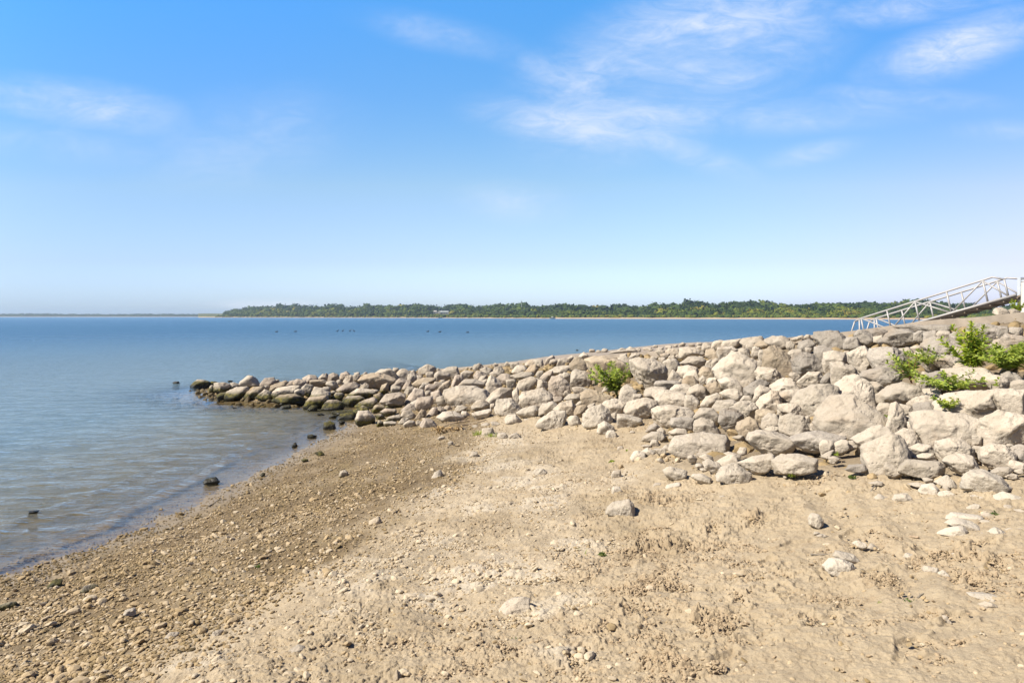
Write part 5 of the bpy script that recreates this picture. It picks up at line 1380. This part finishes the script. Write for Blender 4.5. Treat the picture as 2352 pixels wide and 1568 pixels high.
# mast
m = MB(); g = P2W(1197.6, 722, 860); 
for dx, dy_ in ((-.35, 0), (.35, 0), (0, .5)): m.tube([g+np.array([dx, dy_, 0]), g+np.array([dx*.4, dy_*.4, 17.5])], .09, 5)
for k in range(14):
    z_ = 1+k*1.2; s = 1-.6*z_/17.5; m.tube([g+np.array([-.35*s, 0, z_]), g+np.array([.35*s, 0, z_+1.1])], .05, 4)
mast = m.build('radio_mast', M_GALV); tag(mast, 'thin lattice radio mast rising above the tallest trees of the headland', 'mast')
m = MB(); m.tube([g+np.array([-1.3, 0, 17.3]), g+np.array([1.3, 0, 17.3])], .08, 5); m.tube([g+np.array([0, 0, 17]), g+np.array([0, 0, 18.8])], .07, 5); m.build('antenna', M_GALV, mast)

# houses in the gap of the trees
def house(px0, px1, vb, vt, d, label, gable_left=True, chimney=True, roofm=None):
    x0 = (px0-CX)/F*d; x1 = (px1-CX)/F*d; zb = CAMH-(vb-HV)/F*d; H = (vb-vt)/F*d; L = x1-x0; eave = zb+H*.55; dep = L*.55
    r = bpy.data.objects.new('house', None); COL.objects.link(r); r.location = (x0+L/2, d, zb); tag(r, label, 'house')
    loc = np.array([x0+L/2, d, zb]); m = MB()
    g = L*.26
    V = [[x0, d, zb-1], [x1, d, zb-1], [x1, d+dep, zb-1], [x0, d+dep, zb-1], [x0, d, eave], [x1, d, eave], [x1, d+dep, eave], [x0, d+dep, eave]]
    m.add(np.array(V)-loc, [[0,1,5,4],[1,2,6,5],[2,3,7,6],[3,0,4,7]])
    G = [[x0, d-.6, zb-1], [x0+g, d-.6, zb-1], [x0+g, d-.6, eave], [x0+g/2, d-.6, zb+H], [x0, d-.6, eave], [x0, d+.2, zb-1], [x0+g, d+.2, zb-1], [x0+g, d+.2, eave], [x0+g/2, d+.2, zb+H], [x0, d+.2, eave]]
    m.add(np.array(G)-loc, [[0,1,2,3,4],[5,9,8,7,6],[0,5,6,1],[1,6,7,2],[0,4,9,5]]); m.build('wall', M_WALL, r)
    m = MB(); o = .4
    V = [[x0-o, d-o, eave-.15], [x1+o, d-o, eave-.15], [x1-L*.08, d+dep/2, zb+H*.96], [x0+L*.08, d+dep/2, zb+H*.96], [x1+o, d+dep+o, eave-.15], [x0-o, d+dep+o, eave-.15]]
    m.add(np.array(V)-loc, [[0,1,2,3],[1,4,2],[4,5,3,2],[5,0,3]]); rf = m.build('roof', roofm or M_ROOF, r)
    if chimney: m = MB(); m.box(np.array([x0+g*1.2, d+dep/2, zb+H])-loc, (.9, .9, H*.45)); m.build('chimney', M_WHITE, rf)
    for k in range(3):
        m = MB(); m.box(np.array([x0+g+L*(.12+.2*k), d-.05, zb+H*.25])-loc, (L*.08, .12, H*.25)); m.build('window', M_GLASS, r)
house(1005, 1031, 720, 713.5, 930, 'white house with a gable end and chimney among the trees on the headland')
house(993, 1003, 719, 712.8, 960, 'small pale outbuilding just left of the white house on the headland', chimney=False, roofm=M_WALL)
house(1037, 1050, 720.5, 714.5, 930, 'low grey-roofed building just right of the white house on the headland', chimney=False)
house(1076, 1088, 718.5, 714, 950, 'small grey-roofed building alone among trees right of the white house', chimney=False)

# motorboat
def boat(px, v, d, w):
    g = P2W(px, v, d); g[2] = 0; s = w; m = MB()
    st = [(-.5, .17, .30), (-.25, .19, .30), (0, .19, .31), (.25, .15, .34), (.5, .01, .40)]
    V = []; 
    for (u, hb, ht) in st: V += [[u*s, -hb*s*.7, -.03*s], [u*s, -hb*s, ht*s*.55], [u*s, hb*s, ht*s*.55], [u*s, hb*s*.7, -.03*s]]
    f = []
    for i in range(4):
        a = i*4; f += [[a, a+4, a+5, a+1], [a+1, a+5, a+6, a+2], [a+2, a+6, a+7, a+3], [a+3, a+7, a+4, a]]
    f += [[0,1,2,3],[16,19,18,17]]
    m.add(V, f); r = m.build('motorboat', M_WHITE); r.location = g; tag(r, 'small white motorboat moored against the far sandy beach', 'boat')
    m = MB(); m.box((-.02*s, 0, .30*s), (.32*s, .24*s, .2*s)); m.build('cabin', M_WHITE, r)
    m = MB(); m.box((.15*s, 0, .31*s), (.03*s, .2*s, .12*s)); m.build('windscreen', M_GLASS, r)
boat(1269, 731.5, 590, 5.0)
m = MB(); g = P2W(1011, 730, 800); g[2] = 0
m.add([[-2, -.7, 0], [2, -.6, .1], [2, .6, .1], [-2, .7, 0], [-1.8, -.6, .7], [1.8, -.4, .8], [1.8, .4, .8], [-1.8, .6, .7]], [[0,1,5,4],[1,2,6,5],[2,3,7,6],[3,0,4,7],[4,5,6,7]])
o = m.build('rowing_boat', M_BIRD); o.location = g; tag(o, 'dark low boat lying at the far beach below the white house', 'boat')

# ---------------------------------------------------------------- waterbirds
def bird(px, v, kind, label, face=1):
    d = F*CAMH/(v-HV); g = P2W(px, v, d); g[2] = 0
    r = bpy.data.objects.new('waterbird', None); COL.objects.link(r); r.location = g; tag(r, label, 'bird', 'dark waterbirds resting on the lake')
    vv, ff = ICO[3]; up = kind == 'up'
    b = vv*np.array([.12 if up else .21, .09, .075]); t = (vv[:, 0]*face)
    b[:, 2] += .05+.05*np.maximum(-t, 0)**2; b[:, 0] *= 1.0
    me = mesh_np('body', b, ff, True, None, M_BIRD); link('body', me, r)
    nh = .24 if up else .15
    m = MB(); m.tube([[.12*face, 0, .08], [.16*face, 0, nh*.7], [.17*face, 0, nh]], [.05, .035, .035], 8); 
    m.add(vv*np.array([.055, .04, .042])+np.array([.19*face, 0, nh+.02]), ff.tolist()); m.build('head', M_BIRD, r, True)
    m = MB(); m.tube([[.23*face, 0, nh+.02], [.31*face, 0, nh]], [.018, .006], 6); m.build('bill', M_BILL, r)
s1 = lambda X, o: (X/3.36+o)*.6125
BD = ['leftmost of the two separate', 'second from left of the dark', 'leftmost of the row of four upright', 'second of the row of four upright', 'third of the row of four upright', 'rightmost of the row of four upright', 'leftmost of the last three', 'middle of the last three', 'rightmost and nearest of the']
for k, (px, v, kd, fc_) in enumerate([(s1(862, 780), 762.5, 'low', 1), (s1(1100, 780), 762, 'low', 1), (s1(1628, 780), 761.3, 'up', 1), (s1(1694, 780), 761, 'up', 1), (s1(1786, 780), 761, 'up', 1), (s1(1846, 780), 761.5, 'up', -1),
                                     (s1(515, 1450), 762, 'low', 1), (s1(668, 1450), 762.8, 'low', 1), (s1(1018, 1450), 764, 'low', 1)]):
    bird(px, v, kd, BD[k]+(' dark waterbirds at left on the lake' if k < 2 else ' waterbirds on the lake' if k < 6 else ' waterbirds left of the rock pile crest' if k < 8 else ' lake birds, low dark body'), fc_)

# ---------------------------------------------------------------- gangway
GA0 = P2W(1987, 774.4, 36.0); GA1 = P2W(2322.3, 679.8, 30.2)
gd = GA1-GA0; L3 = np.linalg.norm(gd); gd /= L3; hor = np.array([gd[0], gd[1], 0]); hor /= np.linalg.norm(hor)
per = np.array([-hor[1], hor[0], 0]); per = per if per[1] > 0 else -per; upv = np.cross(hor, per); upv = upv*np.sign(upv[2])
GW = 1.35; GH = 1.02; nrm = np.cross(gd, per); nrm *= np.sign(nrm[2]); nrm = nrm*.75+np.array([0, 0, .25]); nrm /= np.linalg.norm(nrm)
gr = bpy.data.objects.new('gangway', None); COL.objects.link(gr); gr.location = GA0; tag(gr, 'long silver aluminium truss gangway sloping down to the left behind the rock crest', 'gangway')
def gp(u, side, hgt): return GA0+gd*(u*L3)+per*(side*GW)+nrm*hgt-GA0
nodes_u = [0.0, .2055, .415, .633, .864]
for side in (0, 1):
    bar = lambda nm, pts, rr=.042: MB().tube(pts, rr, 8).build(nm, M_ALU, gr, True)
    pts = [gp(-.055, side, GH-.06), gp(0, side, GH), gp(.925, side, GH+.03), gp(.985, side, GH*.78)]
    if side: pts = pts[:3]+[gp(1.05, side, GH*.66)]
    bar('top_rail', pts, .046)
    bar('lower_rail', [gp(-.02, side, 0), gp(1.03, side, 0)], .055)
    bar('end_rail', [gp(-.055, side, GH-.06), gp(-.10, side, GH*.45), gp(-.092, side, -.05)])
    bar('end_rail', [gp(-.015, side, GH-.02), gp(-.035, side, GH*.3), gp(-.035, side, 0)])
    for u in nodes_u: bar('post', [gp(u, side, 0), gp(u, side, GH)])
    bar('post', [gp(.985, side, 0), gp(.985, side, GH*.78)])
    zz = [(0, 1), (.2055, 0), (.415, 1), (.633, 0), (.864, 1), (.99, 0)]
    for (u0, a), (u1, b) in zip(zz[:-1], zz[1:]): bar('brace', [gp(u0, side, GH*a), gp(u1, side, GH*b)], .037)
m = MB(); V = []
for hgt in (-.12, -.05):
    for u in (-.02, 1.05):
        for s in (.03, .97): V.append(gp(u, s, hgt))
m.add(V, [[0,1,3,2],[4,6,7,5],[0,2,6,4],[1,5,7,3],[0,4,5,1],[2,3,7,6]]); m.build('deck', M_DECK, gr)
for k in range(14):
    u = k/13*1.03; MB().tube([gp(u, .0, -.15), gp(u, 1.0, -.15)], .03, 6).build('cross_beam', M_DECK, gr)
# posts at its upper end
p = P2W(2345.5, 700, 30.6); gz = float(env(p[0:1], p[1:2])[0])
m = MB(); m.box((0, 0, (CAMH+(HV-637)/F*30.6+gz)/2-gz), (.20, .20, CAMH+(HV-637)/F*30.6-gz)); o = m.build('steel_post', M_GALV); o.location = (p[0], p[1], gz); tag(o, 'galvanised steel post holding the upper end of the gangway', 'post')
for zf in (.55, .72, .88):
    m = MB(); m.box((0, -.12, zf*(CAMH+1.7-gz)), (.27, .05, .09)); m.build('bracket', M_GALV, o)
p = P2W(2361, 700, 29.5); gz = float(env(p[0:1], p[1:2])[0]); hz = CAMH+(HV-646)/F*29.5-gz
o = MB().tube([[0, 0, -.2], [0, 0, hz]], [.26, .24], 14).build('timber_pile', M_WHITE, smooth=False); o.location = (p[0], p[1], gz); tag(o, 'thick whitish pile at the right edge beside the steel post', 'pile')
m = MB(); m.tube([[0, 0, hz], [0, 0, hz+.06]], [.27, .2], 14); m.build('cap', M_GALV, o)

# ---------------------------------------------------------------- plants
def leaf_quad(base, dr, up, ln, wd, droop):
    side = np.cross(dr, up); side /= np.linalg.norm(side)+1e-9
    pts = []
    prof = [(0, .08), (.25, .75), (.5, 1.0), (.78, .6), (1.0, .03)]
    for t, w in prof:
        c = base+dr*ln*t-np.array([0, 0, 1])*droop*ln*t*t; pts += [c-side*wd*w+up*wd*.35*w, c, c+side*wd*w+up*wd*.35*w]
    f = []
    for i in range(4):
        a = i*3; f += [[a, a+1, a+4, a+3], [a+1, a+2, a+5, a+4]]
    return np.array(pts), f
def weed(base, H, spread, ns, ll, lw, label, lm, sm, seed, lean=0, name='weed', whorl=False, arch=.3, dens=1.0, cat='weed'):
    r_ = np.random.default_rng(seed); root = bpy.data.objects.new(name, None); COL.objects.link(root); root.location = base; tag(root, label, cat)
    st = MB(); lf = MB()
    for k in range(ns):
        a = r_.uniform(0, 2*np.pi); rr = math.sqrt(r_.random()); out = np.array([math.cos(a)*rr*spread+lean*H, math.sin(a)*rr*spread*.8, 0]); hh = H*r_.uniform(.6, 1.05)*(1-.35*rr)
        nseg = 7; P_ = []
        wob = r_.normal(0, .03, 3)*H
        for i in range(nseg+1):
            t = i/nseg; P_.append(out*(t**(1+arch))*1.0+np.array([r_.normal(0, .006), r_.normal(0, .006), hh*(t**(1-.25*arch))-arch*hh*.25*t*t])+wob*t*t)
        P_ = np.array(P_); st.tube(P_, np.linspace(.0045, .0018, nseg+1)*max(.6, H*1.6), 5)
        # side shoots and leaves
        nl = max(4, int(dens*hh/(ll*.30)))
        for j in range(nl):
            t = .15+.85*(j+.5)/nl; x_ = t*nseg; i = min(int(x_), nseg-1); c = P_[i]+(P_[i+1]-P_[i])*(x_-i); axis = P_[i+1]-P_[i]; axis /= np.linalg.norm(axis)+1e-9
            for w in range(3 if whorl else 2):
                az = j*2.4+w*(2.09 if whorl else 3.14)+r_.uniform(-.5, .5); radial = np.array([math.cos(az), math.sin(az), 0]); dr = radial*.85+axis*(.35+.5*t); dr /= np.linalg.norm(dr)
                L_ = ll*r_.uniform(.65, 1.15)*(1-.35*t**3); up = np.cross(np.cross(dr, axis), dr); up /= np.linalg.norm(up)+1e-9
                V, f = leaf_quad(c, dr, up, L_, lw*L_/ll*r_.uniform(.8, 1.15), r_.uniform(.1, .55)); lf.add(V, f)
        for w in range(4):
            az = r_.uniform(0, 6.28); dr = np.array([math.cos(az)*.5, math.sin(az)*.5, .8]); dr /= np.linalg.norm(dr); V, f = leaf_quad(P_[-1], dr, np.array([0, 0, 1.0])-dr*.3, ll*.55, lw*.5, .2); lf.add(V, f)
    st.build('stems', sm, root, True); lf.build('leaves', lm, root, True); return root
def ppos(px, py, lift=0.0): g = ground_at(px, py); g[2] += lift; return g
def sz(px, py, n): return n*hit(px, py)/F
b = ppos(1417, 912, .02); u = b[1]/F
weed(b, 104*u, 62*u, 20, 19*u, 2.8*u, 'bright green leafy weed growing between rocks in the middle of the pile', M_LEAF, M_STEM, 1, arch=.35, dens=1.15)
b = ppos(2235, 858, .02); u = b[1]/F
weed(b, 128*u, 56*u, 14, 25*u, 3.9*u, 'tallest yellow-green weed with whorled leaves at the right of the pile', M_LEAFY, M_REDSTEM, 2, whorl=True, arch=.15, dens=1.5, lean=-.12)
b = ppos(2315, 860, .02); u = b[1]/F
weed(b, 88*u, 100*u, 44, 18*u, 2.9*u, 'dense low bright green weed at the right edge below the tallest weed', M_LEAF, M_STEM, 3, arch=.5, dens=1.4)
b = ppos(2093, 884, .02); u = b[1]/F
weed(b, 96*u, 50*u, 8, 22*u, 3.2*u, 'red-stemmed weed with small leaves left of the spreading weed', M_LEAF, M_REDSTEM, 4, arch=.4, dens=1.1, lean=-.18)
b = ppos(2130, 846, .02); u = b[1]/F
weed(b, 54*u, 60*u, 12, 14*u, 2.1*u, 'sparse thin-leaved weed behind the red-stemmed weed', M_LEAF, M_STEM, 5, arch=.4)
b = ppos(2180, 908, .02); u = b[1]/F
weed(b, 70*u, 104*u, 22, 18*u, 3.0*u, 'spreading feathery weed over the smooth boulders at right', M_LEAF, M_STEM, 6, arch=.7, dens=1.1)
b = ppos(2180, 950, .02); u = b[1]/F
weed(b, 56*u, 50*u, 6, 17*u, 3.2*u, 'small sprig of weed in front of the broad smooth boulder', M_LEAF, M_STEM, 7, arch=.6)
for k, (px, py, hh, sp, lab, lm) in enumerate([(1819, 1098, 18, 11, 'tiny green weed at the front of the squared block on the sand', M_LEAF), (1918, 1047, 9, 11, 'tiny weed at the end of the low slab under the largest boulder', M_LEAF),
        (2291, 1190, 20, 15, 'low reddish-green weed among small stones near the right edge', M_LEAFD), (1444, 1040, 9, 10, 'tiny weed on the sand left of the small stone cluster', M_LEAF),
        (1183, 1482, 18, 12, 'small grey-green weed on the pale gravel near the bottom', M_LEAFD), (1383, 1278, 10, 8, 'tiny green seedling on the sand near the trampled crumbs', M_LEAFD),
        (2088, 1389, 12, 15, 'small dark green weed lying on open sand near the bottom right', M_LEAFD), (2024, 1386, 5, 8, 'tiniest green seedling left of the dark green weed', M_LEAF),
        (2036, 962, 10, 9, 'tiny weed in the gap between the upright spire and the largest boulder', M_LEAF), (1958, 1098, 7, 12, 'sparse green growth under the big lumpy boulder', M_LEAFD),
        (590, 1302, 4, 10, 'small patch of green algae leaves among the wet pebbles', M_LEAFD), (1405, 1062, 5, 7, 'tiny seedling under the trapezoid block on the sand', M_LEAF)]):
    b = ppos(px, py, .0); u = b[1]/F
    weed(b, hh*u, sp*u, 6, max(7, hh*.5)*u, 2.0*u, lab, lm, M_STEM, 20+k, arch=.5)
def tuft(px, py, hh, sp, n, label, seed, name='grass_tuft'):
    r_ = np.random.default_rng(seed); b = ppos(px, py); u = b[1]/F; m = MB()
    for k in range(n):
        a = r_.uniform(0, 6.28); r0 = r_.random()*sp*u; p0 = np.array([math.cos(a)*r0, math.sin(a)*r0, 0]); h_ = hh*u*r_.uniform(.5, 1.1); ln = np.array([math.cos(a), math.sin(a), 0])*h_*r_.uniform(.2, .8)
        s_ = np.array([-math.sin(a), math.cos(a), 0])*.6*u; V = [p0-s_, p0+s_, p0+ln*.4+s_*.7+[0, 0, h_*.6], p0+ln*.4-s_*.7+[0, 0, h_*.6], p0+ln+[0, 0, h_]]
        m.add(V, [[0,1,2,3],[3,2,4]])
    o = m.build(name, M_LEAF); o.location = b; tag(o, label, 'grass tuft')
tuft(1098, 1001, 15, 12, 60, 'green grass tuft at the left foot of the boxy rock on gravel', 1)
tuft(1127, 1004, 10, 15, 55, 'green grass tuft in front of the boxy rock on gravel', 2)
tuft(1344, 1274, 14, 2, 4, 'few thin upright grass blades on open sand', 3); tuft(1327, 1266, 12, 2, 3, 'pair of thin grass blades left of the few upright blades', 4)
tuft(1535, 1153, 14, 3, 4, 'thin grass blades on sand in front of the small brick-shaped slab', 5)
# bush behind the slab edge
b = P2W(2330, 718, 12.3); b[2] = CAMH-.02
weed(b, 52*12.3/F, 26*12.3/F, 12, 7*12.3/F, 2.2*12.3/F, 'thin olive-yellow bush behind the concrete edge at the far right', M_LEAFY, M_REDSTEM, 77, name='bush', arch=.2, dens=1.0, cat='bush')
for k, (px, v, w, h_, lab) in enumerate([(2296, 713.5, 34, 13, 'white boulder on top of the concrete edge under the gangway end'), (2326, 715, 26, 9, 'smaller white rock right of the boulder on the concrete edge')]):
    d_ = 11.2; th = np.linspace(-np.pi, np.pi, 181); rad = (np.abs(np.cos(th)/(w/2))**2.4+np.abs(np.sin(th)/(h_/2+4))**2.4)**(-1/2.4)*d_/F
    V, Fc = rock_shape(4, [(math.cos(t)*np.interp(t, th, rad), math.sin(t)*np.interp(t, th, rad)) for t in (-2.8, -2.1, -1, -.3, .4, 1.1, 1.9, 2.6)], .09, 5000+k); o = link('rock', mesh_np('rock', V, Fc, True, None, M_PALE)); o.location = P2W(px, v+2, d_); tag(o, lab, 'rock')

# ---------------------------------------------------------------- driftwood
def stick(pts, r0, r1, label, forks=0, seed=1, material=None, tile=(1600, 1280, 3.92), lift=(.03, .1)):
    r_ = np.random.default_rng(seed); ox, oy, s = tile; W = []
    P_ = [((a/s+ox)*.6125, (b/s+oy)*.6125) for a, b in pts]
    d0 = hit(P_[0][0], P_[0][1]+2); d1 = hit(P_[-1][0], P_[-1][1]+2) if abs(P_[0][1]-P_[-1][1]) < 30 else d0
    for i, (a, b) in enumerate(P_):
        t = i/(len(P_)-1); W.append(P2W(a, b, d0+(d1-d0)*t-.02))
    W = np.array(W); 
    fine = [W[0]]
    for p0, p1 in zip(W[:-1], W[1:]):
        for k in range(1, 5): fine.append(p0+(p1-p0)*k/4+r_.normal(0, 1, 3)*.12*r0*(k < 4))
    fine = np.array(fine); o0 = fine[0].copy(); m = MB(); m.tube(fine-o0, np.linspace(r0, r1, len(fine)), 7)
    o = m.build('driftwood_branch', material or M_WOOD, smooth=True); o.location = o0; tag(o, label, 'branch')
    for k in range(forks):
        i = r_.integers(2, len(fine)-2); a = fine[i]-o0; dr = (fine[i+1]-fine[i]); dr /= np.linalg.norm(dr)+1e-9; dr = dr+r_.normal(0, .5, 3); ln = np.linalg.norm(fine[-1]-fine[0])*r_.uniform(.15, .35)
        MB().tube([a, a+dr*ln*.5, a+dr*ln+np.array([0, 0, ln*.15])], [r1*1.1, r1*.8, r1*.4], 5).build('twig', M_WOOD, o, True)
stick([(300, 1215), (500, 1175), (760, 1150), (960, 1100)], .011, .006, 'longest bleached stick reaching right from the dry root clump', 3, 1)
stick([(320, 1290), (520, 1230), (700, 1205), (880, 1150)], .012, .007, 'thick bleached stick lying just below the longest stick', 2, 2)
stick([(120, 1290), (300, 1235), (520, 1160), (640, 1110)], .010, .006, 'tan stick crossing the left end of the driftwood', 2, 3)
stick([(150, 1330), (330, 1300), (480, 1290)], .012, .008, 'short fat stick beside the dry root clump', 1, 4)
stick([(460, 1200), (360, 1010), (270, 820)], .005, .002, 'thin bare twig leaning up to the left from the driftwood', 3, 5)
stick([(620, 1180), (500, 1090), (380, 970)], .004, .002, 'thin bare twig arching over the shaded boulder', 2, 6)
stick([(760, 1160), (700, 1060), (600, 930)], .004, .002, 'thin bare twig rising at the right of the driftwood', 2, 7)
stick([(60, 1180), (120, 1240), (190, 1330)], .004, .002, 'short bare twig left of the dry root clump', 1, 8)
b = ppos(1025, 996); r2 = np.random.default_rng(3); m = MB()
for k in range(46):
    a = r2.uniform(0, 6.28); x0 = r2.uniform(-.24, .28); L_ = r2.uniform(.05, .16)
    p0 = np.array([x0, r2.uniform(-.06, .06), r2.uniform(.02, .12)]); p1 = p0+np.array([math.cos(a)*.05, math.sin(a)*.05, r2.uniform(-.02, .05)]); p2 = p1+np.array([math.cos(a+.6)*L_*.6, math.sin(a)*.05, -r2.uniform(.01, .11)])
    m.tube([p0, p1, p2], [.010, .008, .003], 6)
o = m.build('root_clump', M_DRY, smooth=True); o.location = b; tag(o, 'matted tan dry root clump on gravel at the foot of the pile', 'root clump')
T10 = (3040, 1800, 2.94)
stick([(650, 145), (690, 80), (730, 38)], .006, .003, 'short dark forked twig standing out of the sand', 1, 11, M_BARK, T10)
stick([(0, 818), (90, 822), (190, 815)], .006, .003, 'thin straight twig lying on sand near the touching pair of stones', 0, 12, M_BARK, T10)
stick([(1090, 618), (1140, 622), (1192, 628)], .009, .006, 'short stubby brown stick on the sand', 0, 13, M_WOOD, T10)
stick([(1180, 1290), (1240, 1250), (1390, 1228)], .005, .002, 'curved thin twig on open sand near the dark green weed', 1, 14, M_BARK, T10)
stick([(1400, 1325), (1480, 1270), (1600, 1225)], .004, .002, 'long thin curved stem lying on sand near the bottom', 0, 15, M_WOOD, (1800, 1900, 2.352))
stick([(1840, 935), (1890, 905), (1950, 860)], .008, .004, 'dark wet stick at the waterline', 1, 16, M_BARK, (0, 1500, 2.352))

# ---------------------------------------------------------------- air
HAZE = 0.00017
def haze():
    x0, x1, y0, y1, z0, z1 = -4300, 4300, -60, 3200, -2.7, 26.5
    m = MB(); m.box(((x0+x1)/2, (y0+y1)/2, (z0+z1)/2), (x1-x0, y1-y0, z1-z0))
    mt = bpy.data.materials.new('air'); mt.use_nodes = True; nt = mt.node_tree; nt.nodes.clear()
    o_ = nt.nodes.new('ShaderNodeOutputMaterial'); v = nt.nodes.new('ShaderNodeVolumePrincipled')
    v.inputs['Density'].default_value = HAZE; v.inputs['Color'].default_value = (0.62, 0.80, 1.0, 1); v.inputs['Anisotropy'].default_value = 0.2
    nt.links.new(v.outputs[0], o_.inputs['Volume']); o = m.build('haze', mt); tag(o, kind='stuff')
if HAZE: haze()
SC.cycles.transparent_max_bounces = 16; SC.cycles.max_bounces = 6; SC.cycles.volume_bounces = 0
SC.cycles.use_denoising = True
